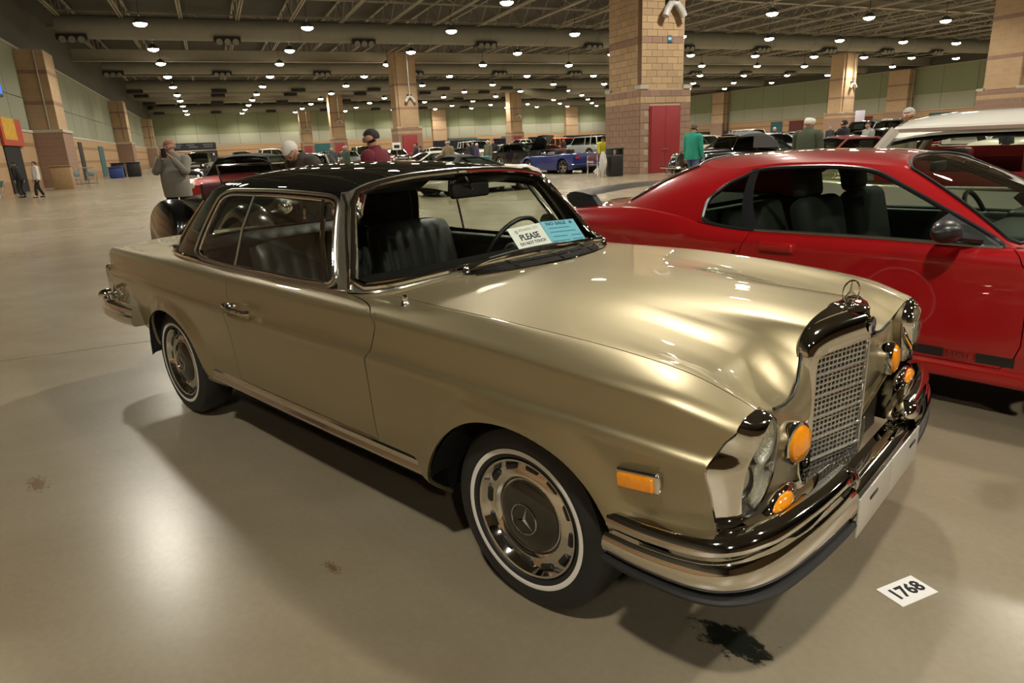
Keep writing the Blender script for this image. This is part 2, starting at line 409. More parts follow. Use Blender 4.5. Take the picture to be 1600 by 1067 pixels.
for a, b_ in ((D0-1, 6.255), (6.268, D1+1)):
    mb = MB(); mb.box(((a+b_)/2, -(RL0+RR1)/2, -.006), (b_-a, RR1-RL0+2, .012)); hobj('floor_slab', mb, CONC, fl)

def panel_wall(name, axis, fixed, a0, a1, z1, z2, z3, inward, pitch, skips=(), grey=False):
    """block base to z1, cream panels to z2, green panels to z3, dark upper wall; axis 'D' or 'R' runs along"""
    def pt(a, off, z): return (a, -(fixed+inward*off), z) if axis == 'D' else (fixed+inward*off, -a, z)
    def bx(mb, A0, A1, o0, o1, Z0, Z1):
        p, q = pt(A0, o0, Z0), pt(A1, o1, Z1); mb.box([(p[i]+q[i])/2 for i in range(3)], [abs(p[i]-q[i]) for i in range(3)])
    mb = MB(); bx(mb, a0, a1, -.5, 0, 0, HH); wl = struct(hobj(name, mb, mat('dark_upper_wall', (.075, .07, .055), rough=.9)))
    mb = MB(); bx(mb, a0, a1, 0, .16, 0, z1); hobj('block_base', mb, BASEW, wl)
    mb = MB(); bx(mb, a0, a1, 0, .20, z1-.16, z1); hobj('base_ledge', mb, CAPST, wl)
    n = int((a1-a0)/pitch); p_ = (a1-a0)/n
    lo, hi = MB(), MB(); bx(lo, -p_/2+.03, p_/2-.03, 0, .07, z1+.04, z2-.02); bx(hi, -p_/2+.03, p_/2-.03, 0, .07, z2+.02, z3)
    off = pt(0, 0, 0)
    ml, mh = lo.mesh('cream_panel', PGREY if grey else PCREAM), hi.mesh('green_panel', PGREY if grey else PGREEN)
    for i in range(n):
        a = a0+p_*(i+.5); d = (a, 0, 0) if axis == 'D' else (0, -a, 0)
        if a < 20 and axis == 'D': continue
        share('cream_panel', ml, wl, d); share('green_panel', mh, wl, d)
    mb = MB(); bx(mb, a0, a1, 0, .12, z3, z3+.18); hobj('wall_beam', mb, STEEL, wl)
    return wl, bx
wleft, bxl = panel_wall('wall_left', 'D', RL0, D0, D1, 3.5, 5.4, 8.3, 1, 4.1, grey=True)
wfar, bxf = panel_wall('wall_far', 'R', D1, RL0, RR1, 3.85, 6.1, 10.2, -1, 4.1)
wright, bxr = panel_wall('wall_right', 'D', RR1, D0, D1, 3.9, 6.2, 10.0, -1, 5.2)
mb = MB(); mb.box((D0-.5, -(RL0+RR1)/2, HH/2), (1, RR1-RL0+2, HH)); struct(hobj('wall_back', mb, TANW))
def pil_l(D, w_=3.2):
    mb = MB(); bxl(mb, D, D+w_+.3, 0, 1.75, 0, 3.35); hobj('pilaster_base', mb, MAUW, wleft)
    mb = MB(); bxl(mb, D-.03, D+w_+.33, 0, 1.8, 3.35, 3.52); hobj('pilaster_cap', mb, CAPST, wleft)
    mb = MB(); bxl(mb, D+.15, D+w_, 0, 1.6, 3.5, 8.2); hobj('pilaster', mb, TANW, wleft)
    for z in (5.0, 6.8): mb = MB(); bxl(mb, D+.145, D+w_+.005, 0, 1.606, z, z+.24); hobj('pilaster_band', mb, MAUW, wleft)
    mb = MB(); mb.cyl((D+.08, -(RL0+1.1), .0), (D+.08, -(RL0+1.1), 8.1), .05, n=8); hobj('wall_pipe', mb, STEEL, wleft)
for D in (9, 52, 95, 138): pil_l(D)
for R0 in (50.0, 86.0):
    mb = MB(); bxf(mb, R0, R0+3.4, 0, 1.2, 0, 10); hobj('pilaster', mb, TANW, wfar)
    for z in (5.2, 7.4): mb = MB(); bxf(mb, R0-.01, R0+3.41, 0, 1.21, z, z+.3); hobj('pilaster_band', mb, MAUW, wfar)
for D in (34, 77.5, 120):
    mb = MB(); bxr(mb, D, D+3.6, 0, 1.6, 3.8, 10); hobj('pilaster', mb, TANW, wright)
    mb = MB(); bxr(mb, D-.1, D+3.7, 0, 1.8, 0, 3.8); hobj('pilaster_base', mb, MAUW, wright)
    for z in (5.4, 7.6): mb = MB(); bxr(mb, D-.01, D+3.61, 0, 1.61, z, z+.3); hobj('pilaster_band', mb, MAUW, wright)
    mb = MB(); mb.cyl((D-.2, -(RR1-.9), 0), (D-.2, -(RR1-.9), 9.8), .09, n=8); hobj('wall_pipe', mb, STEEL, wright)
# openings in the walls
def wall_door(wl, bx, a, w_, z, m, off=.22):
    mb = MB(); bx(mb, a-w_/2, a+w_/2, .0, off, 0, z); return hobj('wall_door', mb, m, wl)
for R0, w_ in ((25.6, 7.5), (56.5, 10), (70, 4)): wall_door(wfar, bxf, R0, w_, 3.3, TEAL)
for D, w_, z, m in ((106, 3, 3.4, TEAL), (138, 3, 3.2, TEAL), (72.4, 4.2, 3.3, TEAL), (87, 5, 3.4, mat('dark_red_wood', (.10, .012, .012), rough=.5)), (101, 3.5, 3.4, MATS['dark_red_wood'])): wall_door(wright, bxr, D, w_, z, m, .24)
wall_door(wleft, bxl, 68.5, 1.8, 3.1, DARKGRILL); wall_door(wleft, bxl, 80.5, 3.2, 2.9, TEAL); wall_door(wleft, bxl, 46.0, 3.4, 2.45, DARK)
mb = MB(); bxl(mb, 44.2, 48.6, .2, .3, 2.5, 3.95); s_ = hobj('wall_banner', mb, mat('banner_red', (.42, .05, .02), rough=.6), None); s_.location = HO; s_.rotation_euler = (0, 0, HYAW); tag(s_, 'red and yellow banner on the left brick wall above a dark doorway', 'banner')
mb = MB(); bxl(mb, 44.6, 47.2, .295, .31, 2.8, 3.95); hobj('banner_print', mb, mat('banner_gold', (.55, .32, .02), rough=.6, noise=(3, .5)), s_)
def monitor(D, z, h, w_, lab):
    t = hthing('wall_monitor', lab, 'screen', D, RL0+.25, z=z)
    mb = MB(); mb.rbox((0, -.05, 0), (w_, .12, h), .03); obj('monitor_case', mb, BLACK, t)
    mb = MB(); mb.box((-w_*.18, -.115, 0), (w_*.55, .01, h*.9)); obj('screen', mb, mat('screen_white', (.1, .1, .1), emit=(.62, .75, 1), es=1.3), t)
    mb = MB(); mb.box((w_*.28, -.115, 0.04), (w_*.3, .012, h*.85)); obj('screen_strip', mb, mat('screen_blue', (.02, .04, .1), emit=(.02, .12, .9), es=1.3), t)
monitor(45.2, 5.75, 1.5, 1.7, 'bright blue and white screen high on the nearest part of the left wall')
t_ = hthing('wall_monitor', 'small blue and green screen high on the left wall beyond the first brick pilaster', 'screen', 61.5, RL0+.25, z=5.3)
mb = MB(); mb.rbox((0, -.05, 0), (1.0, .12, 1.9), .03); obj('monitor_case', mb, BLACK, t_)
for z, c, e in ((.45, 'screen_blue', None), (-.2, 'screen_white', None), (-.75, 'screen_green', (.02, .7, .08))):
    mb = MB(); mb.box((0, -.115, z), (.85, .01, .5)); obj('screen', mb, MATS[c] if not e else mat(c, (.01, .1, .02), emit=e, es=1.2), t_)
for D, Rr, z, rz, lab in ((162.6, 42.5, 8.7, 0, 'small exit sign on the far wall between the second and third brick pillars'), (62, RR1-.4, 8.6, -PI/2, 'exit sign high on the right wall at the right edge')):
    t_ = hthing('exit_sign', lab, 'sign', D, Rr, rz, z=z); k = 3.4 if D > 100 else 2.6
    mb = MB(); mb.rbox((0, 0, 0), (.15, .9*k, .5*k), .02); obj('sign_box', mb, mat('sign_cream', (.30, .30, .2), rough=.6), t_)
    text('sign_lettering', 'EXIT', .36*k, mat('sign_dark', (.05, .05, .04)), t_, basis((0, -1, 0), (0, 0, 1)), (-.085, 0, 0), bold=.01)

# brick pillars
def star_door(parent, x, y, w_, h):
    """red double door on the face x (facing -x), centred on y"""
    mb = MB(); mb.box((x-.02, y, h/2), (.06, w_+.10, h+.05)); d = obj('door_frame', mb, REDDOOR, parent)
    for s in (-1, 1):
        mb = MB(); mb.rbox((x-.06, y+s*w_/4, h/2), (.05, w_/2-.012, h-.02), .006); obj('door_leaf', mb, REDDOOR, d)
        mb = MB(); mb.cyl((x-.085, y+s*.07, .98), (x-.13, y+s*.07, .98), .028, n=12); mb.rbox((x-.135, y+s*.085, .98), (.02, .11, .022), .008); obj('door_handle', mb, CHROME_DULL, d)
def pillar(D, Rr, label, blocks=False, door=True, h=10.6, a=2.55, b_=2.75):
    """near face centre at (D,Rr): a wide, b_ deep"""
    t = hthing('brick_pillar', label, 'pillar', D, Rr)
    mb = MB(); mb.box((b_/2, 0, 1.72), (b_-.02, a-.02, 3.45)); obj('pillar_base', mb, MORTAR if blocks else MAUW, t)
    zb = 3.47; ia, ib = a-.24, b_-.24
    mb = MB(); mb.box((b_/2, 0, (zb+h)/2), (ib-.50, ia-.02, h-zb)); mb.box((b_/2, 0, (zb+h)/2), (ib-.02, ia-.50, h-zb)); obj('pillar_shaft', mb, MORTAR if blocks else TANW, t)
    for sy in (-1, 1):
        for sx in (-1, 1): mb = MB(); mb.box((b_/2+sx*(b_/2-.18), sy*(a/2-.18), 3.50), (.42, .42, .16)); obj('cap_stone', mb, CAPST, t)
    if not blocks:
        mb = MB(); mb.box((b_/2, 0, 3.02), (b_+.01, a+.01, .25)); obj('pillar_band', mb, TANW, t)
        mb = MB(); mb.box((b_/2, 0, 3.30), (b_+.01, a+.01, .22)); obj('pillar_band', mb, MAUW, t)
        for z in (5.35, 7.6):
            mb = MB(); mb.box((b_/2, 0, z), (ib-.48, ia+.01, .25)); mb.box((b_/2, 0, z), (ib+.01, ia-.48, .25)); obj('pillar_band', mb, MAUW, t)
    else:
        H_ = .26; meshes = {}
        def brick(face, c, z, L, m, inset=0.):
            key = (face, round(L, 3), m.name)
            if key not in meshes:
                q = MB(); q.rbox((0, 0, 0), (.036, L-.010, H_-.010) if face == 'x' else (L-.010, .036, H_-.010), .005, 1); meshes[key] = q.mesh('brick', m, 0)
            share('brick', meshes[key], t, (inset+.0, c, z) if face == 'x' else (c, inset, z))
        def course(face, lo, hi, z, m, inset, k, holes=()):
            p = lo; first = True
            while p < hi-.02:
                L = .26 if (first and k % 2) else .52
                L = min(L, hi-p)
                if hi-(p+L) < .14: L = hi-p
                if not any(x0 < p+L/2 < x1 and z < zz for x0, x1, zz in holes): brick(face, p+L/2, z, L, m, inset)
                p += L; first = False
        k = 0; z = H_/2
        while z < 7.2:
            if z < 3.42:
                m = MAUVE if (z < 2.75 or z > 3.12) else TAN
                course('x', -a/2, a/2, z, m, .0, k, holes=((-.75, .86, 2.78),)); course('y', .03, b_, z, m, a/2, k)
            else:
                m = MAUVE if abs(z-5.33) < .13 else TAN
                course('x', -ia/2+.25, ia/2, z, m, .12+.0, k)
                course('x', -ia/2, -ia/2+.0, z, m, .37, k)
                course('y', .12+.25, b_-.12, z, m, ia/2, k)
            z += H_; k += 1
    if door: star_door(t, -.02, .10 if not blocks else .06, 1.45, 2.72)
    return t
def pillar_fixture(t, x, y, z, h):
    """twin spot fixture hung from a pipe, on the face x"""
    mb = MB(); mb.cyl((x-.25, y, z+.15), (x-.25, y, h), .06, n=10); f = obj('fixture_pipe', mb, CHROME_DULL, t)
    for s in (-1, 1): mb = MB(); mb.tube([(x-.25, y, z+.12), (x-.28, y+s*.16, z+.10), (x-.32, y+s*.36, z-.16), (x-.34, y+s*.46, z-.38)], [.10, .135, .145, .14], 14); obj('spot_head', mb, mat('grey_enamel', (.45, .44, .42), rough=.4), f)
    mb = MB(); mb.rbox((x-.12, y, z+.28), (.3, .5, .14), .03); obj('fixture_bracket', mb, DARKGRILL, f)
PBIG = pillar(25.0, 18.05, 'large near brick pillar with mauve base and red double door behind the red car', blocks=True)
pillar_fixture(PBIG, .12, -.20, 6.55, 10.4)
mb = MB(); mb.rbox((.08, -.20, 5.37), (.03, .22, .28), .01); sg = obj('pillar_sign', mb, mat('sign_blue', (.02, .16, .26), rough=.5), PBIG)
text('sign_lettering', 'M1', .13, WHITE_PAPER, sg, basis((0, -1, 0), (0, 0, 1)), (.062, -.20, 5.37), bold=.004)
for y in (.42, 1.6): pass
for D, Rr, lab in ((70, 19.2, 'second brick pillar in the row, with red door, behind the man in the maroon jersey'), (119.6, 20.6, 'third brick pillar in the row, left of the man in the maroon jersey'), (155, 19.9, 'farthest brick pillar of the row, near the far wall'),
                   (118.9, 53.0, 'brick pillar with a small red door behind the row of parked cars'), (66.5, 76.5, 'wide brick pillar at right behind the man in the green jacket'), (27.2, 46.8, 'brick pillar cut off by the right edge of the picture')):
    p_ = pillar(D, Rr, lab, door=Rr < 60); pillar_fixture(p_, .12, -.2, 6.3 if Rr < 70 else 6.9, 10.4)
mb = MB(); mb.rbox((0, 0, 1.2), (.06, 1.7, 2.4), .02); nb = obj('notice_board', mb, mat('pale_violet_board', (.5, .46, .55), rough=.7), None, loc=hp(66.1, 78.1, 1.3), rz=HYAW); tag(nb, 'pale violet notice panel on the wide brick pillar at right', 'panel')

# ceiling: deck, joists, girders
mb = MB(); mb.box(((D0+D1)/2, -(RL0+RR1)/2, HH+.2), (D1-D0+2, RR1-RL0+2, .4)); ceil = struct(hobj('ceiling', mb, DECK))
def joist_mesh(z0, z1, d0, d1, pitch):
    mb = MB(); mb.box(((d0+d1)/2, -.09, z0), (d1-d0, .10, .10)); mb.box(((d0+d1)/2, .09, z0), (d1-d0, .10, .10)); mb.box(((d0+d1)/2, 0, z1), (d1-d0, .20, .09))
    d = d0; k = 0
    while d < d1: mb.cyl((d, 0, z0 if k % 2 else z1), (d+pitch, 0, z1 if k % 2 else z0), .035, n=4, caps=False); d += pitch; k += 1
    return mb.mesh('roof_joist', STEEL, 0)
jm = joist_mesh(11.35, 12.9, 30, D1, 1.9)
R0 = -8.2
while R0 < RR1: share('roof_joist', jm, ceil, (0, -R0, 0)); R0 += 3.9
for D, z, h in ((46, 11.7, .5), (75.6, 10.75, .95), (97, 11.4, .6), (123, 10.7, .9), (140, 11.2, .6), (161, 10.6, .9)):
    mb = MB()
    for zz in (z-h/2, z+h/2): mb.box((D, -(RL0+RR1)/2, zz), (.42, RR1-RL0, .07))
    mb.box((D, -(RL0+RR1)/2, z), (.06, RR1-RL0, h)); hobj('roof_girder', mb, STEEL, ceil)
for D in (52, 66, 89, 110, 131, 150):
    mb = MB(); mb.box((D, -(RL0+RR1)/2, 11.55), (.12, RR1-RL0, .12)); mb.box((D, -(RL0+RR1)/2, 12.8), (.12, RR1-RL0, .12)); R0 = RL0; k = 0
    while R0 < RR1: mb.cyl((D, -R0, 11.55 if k % 2 else 12.8), (D, -R0-2.6, 12.8 if k % 2 else 11.55), .05, n=4, caps=False); R0 += 2.6; k += 1
    hobj('roof_truss', mb, STEEL, ceil)
for i, (D, z, r) in enumerate(((60, 10.72, .80), (83.0, 10.62, .72), (105.5, 10.7, .75), (115.5, 10.75, .6), (129, 10.7, .7), (153, 10.6, .75))):
    t = hthing('air_duct', ('nearest', 'second', 'third', 'fourth', 'fifth', 'farthest')[i]+' of the round grey air ducts running across the ceiling', 'duct', D, 0)
    mb = MB(); mb.cyl((0, -RL0-1.2 if False else 8.5, z), (0, -98, z), r, n=28); obj('duct_tube', mb, DUCT, t)
    R0 = -8.2
    while R0 < 96: mb = MB(); mb.cyl((0, -R0, z), (0, -R0-.08, z), r+.03, n=28); obj('duct_collar', mb, DUCT, t); R0 += 5.4
    for R0 in (-7.6, 2.6, 13.0, 23.8, 34.6, 45.2, 55, 64.5, 73.5, 82):
        if i > 2 and R0 > 60: continue
        mb = MB(); mb.rbox((-.25, -R0, z-r+.02), (1.1, 1.9, .40), .03); v_ = obj('duct_vent', mb, DARKGRILL, t)
        if i < 2:
            for k in (-1, 0, 1): mb = MB(); mb.cyl((-.45, -R0+k*.58, z-r-.02), (-.86, -R0+k*.58, z-r-.16), .23, n=12); obj('vent_nozzle', mb, DUCT, v_)
mb = MB(); mb.tube(smooth_path([(111.5, -50, 10.75), (111.3, -51.5, 10.4), (111, -53.2, 9.7), (110.5, -55.5, 9.35), (110, -58.5, 9.3)], 5), .85, 16); dd = hobj('duct_elbow', mb, DUCT, bpy.data.objects['air_duct.003']); dd.matrix_parent_inverse = Matrix.Identity(4); dd.location = (-115.5, 0, 0)

# lamps: real fixtures with their own light
LR = [-2.8, 7.7, 18.4, 29.1, 39.8, 49.8, 58.8, 67.8, 76, 84.5, 93]; LD = [-13.5, -2.5, 8.5, 20, 31, 42.2, 53, 64.6, 74, 85.6, 97.7, 110, 121, 133, 146, 158.3]; LZ = 9.9
mb = MB(); mb.lathe([(.08, .42), (.14, .36), (.28, .26), (.38, .10), (.44, .03), (.43, .01), (.36, .06)], (0, 0, 0), 'Z', 18); LHOUS = mb.mesh('lamp_housing', mat('lamp_grey', (.10, .10, .09), rough=.6), 40)
mb = MB(); mb.lathe([(.41, .01), (.38, -.06), (.28, -.13), (.14, -.17), (0, -.18)], (0, 0, 0), 'Z', 18); LDISC = mb.mesh('lamp_lens', mat('lamp_glow', (1, 1, 1), emit=(1.0, .90, .68), es=DISC_STRENGTH), 60)
mb = MB(); mb.cyl((0, 0, .38), (0, 0, 1.5), .022, n=6); LROD = mb.mesh('lamp_stem', DARKGRILL, 0)
ld = bpy.data.lights.new('hall_lamp', 'SPOT'); ld.energy = LAMP_POWER; ld.spot_size = R_(152); ld.spot_blend = .55; ld.shadow_soft_size = .30; ld.color = LAMP_COLOR
for D in LD:
    for Rr in LR:
        if Rr > D*1.75+34 or (D < 0 and Rr > 30) or (5 < D < 10 and Rr < 0): continue
        t = hthing('ceiling_lamp', 'round ceiling downlight hanging among the roof trusses', 'lamp', D, Rr, 0, 'ceiling downlights', z=LZ)
        share('lamp_housing', LHOUS, t); share('lamp_lens', LDISC, t); share('lamp_stem', LROD, t)
        lo = bpy.data.objects.new('hall_light', ld); link(lo, t); lo.location = (0, 0, -.24)
# ================================================================== the gold coupe
def goldpaint():
    """metallic paint: olive-gold base, a share of paler flakes, clear lacquer on both"""
    m, nt, b = _nt('champagne_gold_paint'); o = nt.nodes['Material Output']; mx = nt.nodes.new('ShaderNodeMixShader'); b2 = nt.nodes.new('ShaderNodeBsdfPrincipled')
    tc = nt.nodes.new('ShaderNodeTexCoord'); n = nt.nodes.new('ShaderNodeTexNoise'); n.inputs['Scale'].default_value = 700; mr = nt.nodes.new('ShaderNodeMapRange'); mr.inputs[3].default_value = .20; mr.inputs[4].default_value = .34
    nt.links.new(tc.outputs['Object'], n.inputs['Vector']); nt.links.new(n.outputs['Fac'], mr.inputs[0]); nt.links.new(mr.outputs[0], mx.inputs[0])
    for q, c, r, me in ((b, (.345, .28, .13), .46, .82), (b2, (.55, .51, .43), .38, .9)):
        q.inputs['Base Color'].default_value = (*c, 1); q.inputs['Roughness'].default_value = r; q.inputs['Metallic'].default_value = me; q.inputs['Coat Weight'].default_value = 1.; q.inputs['Coat Roughness'].default_value = .02
    nt.links.new(b.outputs[0], mx.inputs[1]); nt.links.new(b2.outputs[0], mx.inputs[2]); nt.links.new(mx.outputs[0], o.inputs[0]); return m
GOLD = goldpaint()
ROOFBLACK = mat('black_roof_paint', (.006, .006, .005), rough=.4, coat=.55, coatr=.02, spec=.0)
LEATHER = mat('black_green_leather', (.022, .026, .022), rough=.42, bump=.08, noise=(30, .15))
WOOD = mat('walnut_trim', (.20, .085, .03), rough=.25, coat=.6, noise=(25, .4))
CARPET = mat('dark_carpet', (.02, .019, .016), rough=.95)
LENSWHITE = mat('lamp_reflector', (.85, .85, .78), rough=.16, metal=.9, bump=.5, noise=(120, .1))
GLASS_LAMP = glass('lamp_glass', (.93, .95, .92))
PLATE = mat('blank_plate_metal', (.62, .60, .55), rough=.35, metal=.5)

BX = [-3.90, -3.84, -3.6, -3.3, -2.9, -2.3, -1.6, -.9, -.7, -.3, 0, .3, .5, .64, .76]
def _t(vals): return pchip(BX, vals)
Hw = [.70, .735, .762, .787, .812, .836, .85, .857, .858, .86, .86, .859, .846, .815, .775]
Hz = [.88, .888, .892, .897, .903, .908, .908, .903, .901, .893, .884, .868, .850, .815, .775]
Ew = [.745, .775, .80, .826, .851, .873, .887, .893, .893, .893, .893, .892, .881, .858, .82]
Ez = [.742, .745, .752, .757, .759, .757, .752, .755, .753, .745, .738, .733, .722, .705, .69]
Bz = [.52, .50, .485, .455, .40, .345, .345, .345, .345, .345, .345, .345, .40, .42, .42]
Jw = [.64, .66, .675, .69, .712, .752, .762, .765, .737, .753, .742, .722, .710, .703, .695]
Jz = [.885, .905, .918, .927, .940, .950, .945, .950, .955, .952, .940, .918, .890, .846, .79]
TOPW = [.60, .50, .42, .345, .295, .22, .10, 0.]
TOPZ = [
 [.905, .915, .928, .937, .950, .955, .955, .962, .963, .957, .937, .906, .868, .802, .75],
 [.92, .926, .936, .945, .957, .96, .96, .965, .967, .960, .937, .899, .855, .770, .72],
 [.925, .931, .94, .95, .962, .96, .96, .967, .969, .964, .942, .898, .855, .766, .72],
 [.93, .935, .944, .954, .966, .96, .96, .968, .971, .967, .949, .909, .873, .796, .75],
 [.932, .938, .947, .957, .969, .96, .96, .969, .972, .969, .955, .926, .895, .845, .80],
 [.935, .941, .95, .96, .973, .96, .96, .97, .973, .971, .963, .946, .935, .924, .915],
 [.938, .944, .953, .964, .977, .96, .96, .97, .974, .973, .967, .957, .949, .939, .93],
 [.938, .945, .954, .965, .978, .96, .96, .97, .975, .974, .968, .958, .950, .940, .932]]
VK = np.array([0, .14, .22, .50, .56, .60, .67, .715, .75, .835, .985, 1.085, 1.165, 1.235, 1.285, 1.365, 1.485, 1.585])
VE, VH, VJ, VR = .56, .715, .835, 1.585
_H = (_t(Hw), _t(Hz)); _E = (_t(Ew), _t(Ez)); _B = _t(Bz); _J = (_t(Jw), _t(Jz)); _T = [_t(z) for z in TOPZ]
FARCH = [(-.41, .24), (-.405, .347), (-.362, .447), (-.286, .548), (-.18, .628), (-.065, .668), (.068, .675), (.205, .643), (.295, .588), (.35, .52), (.385, .43), (.395, .24)]
RARCH = [(-2.985, .30), (-2.972, .42), (-2.925, .555), (-2.82, .628), (-2.655, .66), (-2.49, .638), (-2.34, .56), (-2.262, .43), (-2.24, .30)]
def _sm2(P): return [(p.x, p.y) for p in smooth_path([(a, b, 0) for a, b in P], 5)]
FA, RA = _sm2(FARCH), _sm2(RARCH)
_arc = np.array(FA+RA)
def benz_fn(u, v):
    ew, ez, hw, hz, b, jw, jz = _E[0](u), _E[1](u), _H[0](u), _H[1](u), _B(u), _J[0](u), _J[1](u)
    n = len(u)
    W = [ew-.16, ew-.052, ew-.036, ew-.010, ew, ew-.024, (ew-.024)*.4+hw*.6-.001, hw, hw-.030, jw]
    fz = ez+.034
    Z = [b-.10, b, b+.075, ez-.055, ez, fz, fz*.4+hz*.6, hz, hz+.024, jz]
    for k, tw in enumerate(TOPW): W.append(np.full(n, tw)); Z.append(_T[k](u))
    W = np.stack(W, 1); Z = np.stack(Z, 1)
    w_ = pchip_rows(VK, W, v); z = pchip_rows(VK, Z, v)
    near = (v < .62) & (((u > -.6) & (u < .6)) | ((u > -3.2) & (u < -2.0)))
    if near.any():
        q = np.stack([u[near], z[near]], 1); d = np.sqrt(((q[:, None, :]-_arc[None])**2).sum(2)).min(1)
        t = np.clip(d/.115, 0, 1); w_[near] += .030*(1-(3*t*t-2*t**3))*np.clip((.75-z[near])/.05, 0, 1)
    return np.stack([u, w_, z], 1)
BL = Loft(benz_fn)
def vz(x, z):
    """v on the flank at height z"""
    q = np.linspace(0, VH, 300); p = BL.P(np.full(300, x), q); return float(np.interp(z, p[:, 2], q))
def vw(x, w_):
    q = np.linspace(VH, VR, 400); p = BL.P(np.full(400, x), q); return float(np.interp(-w_, -p[:, 1], q))

car = thing('coupe', 'champagne gold two-door coupe with black roof, chrome bumper and whitewall tyres in the foreground', 'car')
GAP = .0048
fa = [(x, vz(x, z)) for x, z in FA]; ra = [(x, vz(x, z)) for x, z in RA]
fa = [(fa[0][0], 0)]+fa+[(fa[-1][0], 0)]; ra = [(ra[0][0], 0)]+ra+[(ra[-1][0], 0)]
doorf = [(-.90, vw(-.90, .786)), (-.80, vw(-.80, .80)), (-.72, vw(-.72, .825)), (-.665, vz(-.665, .895)), (-.65, vz(-.65, .87)), (-.672, vz(-.672, .797)), (-.70, vz(-.70, .69)), (-.706, vz(-.706, .54)), (-.706, vz(-.706, .412))]
doorf = _sm2(doorf)
doorb = [(-1.84, vz(-1.84, .412)), (-1.84, VE), (-1.84, VH), (-1.84, vw(-1.84, .772))]
doorl = doorf+doorb
cab = [(-.735, VR), (-.735, vw(-.735, .4)), (-.742, vw(-.742, .60)), (-.765, vw(-.765, .69)), (-.81, vw(-.81, .755)), (-.89, vw(-.89, .784)), (-1.0, vw(-1.0, .782)), (-1.3, vw(-1.3, .775)), (-1.7, vw(-1.7, .768)), (-2.2, vw(-2.2, .762)), (-2.4, vw(-2.4, .752)), (-2.6, vw(-2.6, .73)), (-2.85, vw(-2.85, .66)), (-3.0, vw(-3.0, .5)), (-3.05, vw(-3.05, .3)), (-3.06, VR)]
xf = [(.684, VJ), (.684, VH), (.66, .66), (.634, VE), (.642, .5), (.656, .3), (.66, .0)]
xfh = [(.684, VJ), (.668, .985), (.66, 1.085), (.655, 1.165), (.646, 1.235), (.637, 1.285), (.636, 1.4), (.636, VR)]
frontcut = xf[::-1]+xfh[1:]
hoodln = [(-.69, VJ), (-.3, VJ), (.3, VJ), (.684, VJ)]
hoodrear = [(-.69, VJ), (-.69, VR)]
trunkln = [(-3.80, VR), (-3.80, vw(-3.8, .575)), (-3.5, vw(-3.5, .575)), (-3.12, vw(-3.12, .56)), (-3.10, VR)]
sillln = [(-2.23, vz(-2.23, .412)), (-1.84, vz(-1.84, .412)), (-.706, vz(-.706, .412)), (-.41, vz(-.41, .412))]
gaps = [strip(resample(l, .03, False), GAP) for l in (doorl[:-0 or None], hoodln, trunkln)]
gaps.append(strip(hoodrear, GAP))
door_poly = doorl
uv, tr = BL.cut(-3.84, .74, 0, VR, .028, .02, [(fa, False), (ra, False), (cab, False), (frontcut, False)]+[(g, True) for g in gaps], .02)
c = uv[tr].mean(1); cx, cv = c[:, 0], c[:, 1]
drop = inpoly(cx, cv, fa) | inpoly(cx, cv, ra) | inpoly(cx, cv, cab) | inpoly(cx, cv, frontcut+[(.80, VR+.1), (.80, -.1), (.66, -.1)])
for g in gaps: drop |= inpoly(cx, cv, g)
isdoor = inpoly(cx, cv, door_poly) & ~drop
ishood = (cx > -.69) & (cv > VJ) & ~drop
istrunk = inpoly(cx, cv, trunkln) & ~drop
iscowl = (cx <= -.69) & (cx > -1.0) & (cv > VJ) & ~drop
isfend = (cx > -.95) & ~drop & ~isdoor & ~ishood & ~iscowl
# below the door line the fender stops at the door's front edge; the sill runs on under the door
issill = ~drop & ~isdoor & ~ishood & (cx > -2.26) & (cx < -.41) & (cv < vz(-1.2, .40))
isfend &= ~issill & ((cx > -.70) | (cv > VH-.02))
isquart = ~drop & ~isdoor & ~ishood & ~iscowl & ~isfend & ~issill & ~istrunk
sym = lambda a, b: a[1] > VR-1e-4 and b[1] > VR-1e-4
for mir in (False, True):
    emit('front_fender', BL, uv, tr[isfend], GOLD, car, sgnn=-1, mirror=mir)
    emit('door', BL, uv, tr[isdoor], GOLD, car, sgnn=-1, mirror=mir)
    emit('rear_quarter', BL, uv, tr[isquart], GOLD, car, sgnn=-1, mirror=mir, skip=sym)
    emit('rocker_panel', BL, uv, tr[issill], GOLD, car, sgnn=-1, mirror=mir)
emit('hood', BL, uv, tr[ishood], GOLD, car, sgnn=-1, both=True, skip=sym)
emit('trunk_lid', BL, uv, tr[istrunk], GOLD, car, sgnn=-1, both=True, skip=sym)
emit('cowl', BL, uv, tr[iscowl], GOLD, car, sgnn=-1, both=True, skip=sym)
# dark structure behind the gaps, wheel housings, floor and tail panel
mb = MB()
for s in (-1, 1):
    for (x0, x1) in ((-2.2, -.46), (.46, .62), (-3.7, -3.05)):
        xs = np.linspace(x0, x1, 16); q = np.linspace(.15, VJ-.02, 14); rows = []
        for x in xs:
            p = BL.P(np.full(14, x), q); rows.append([(a, (b-.035)*s, z-.005) for a, b, z in p])
        mb.grid(rows)
    for (x0, x1) in ((-.5, .5), (-3.05, -2.2)):
        xs = np.linspace(x0, x1, 16); q = np.linspace(VE+.03, VJ-.02, 8); rows = []
        for x in xs:
            p = BL.P(np.full(8, x), q); rows.append([(a, (b-.035)*s, z-.005) for a, b, z in p])
        mb.grid(rows)
xs = np.linspace(-.72, .60, 20); rows = []
for x in xs:
    q = np.linspace(VJ-.03, VR, 12); p = BL.P(np.full(12, x), q)
    rows.append([(a, -b, z-.03) for a, b, z in p]+[(a, b, z-.03) for a, b, z in p[::-1]])
mb.grid(rows)
xs = np.linspace(-3.82, -3.06, 10); rows = []
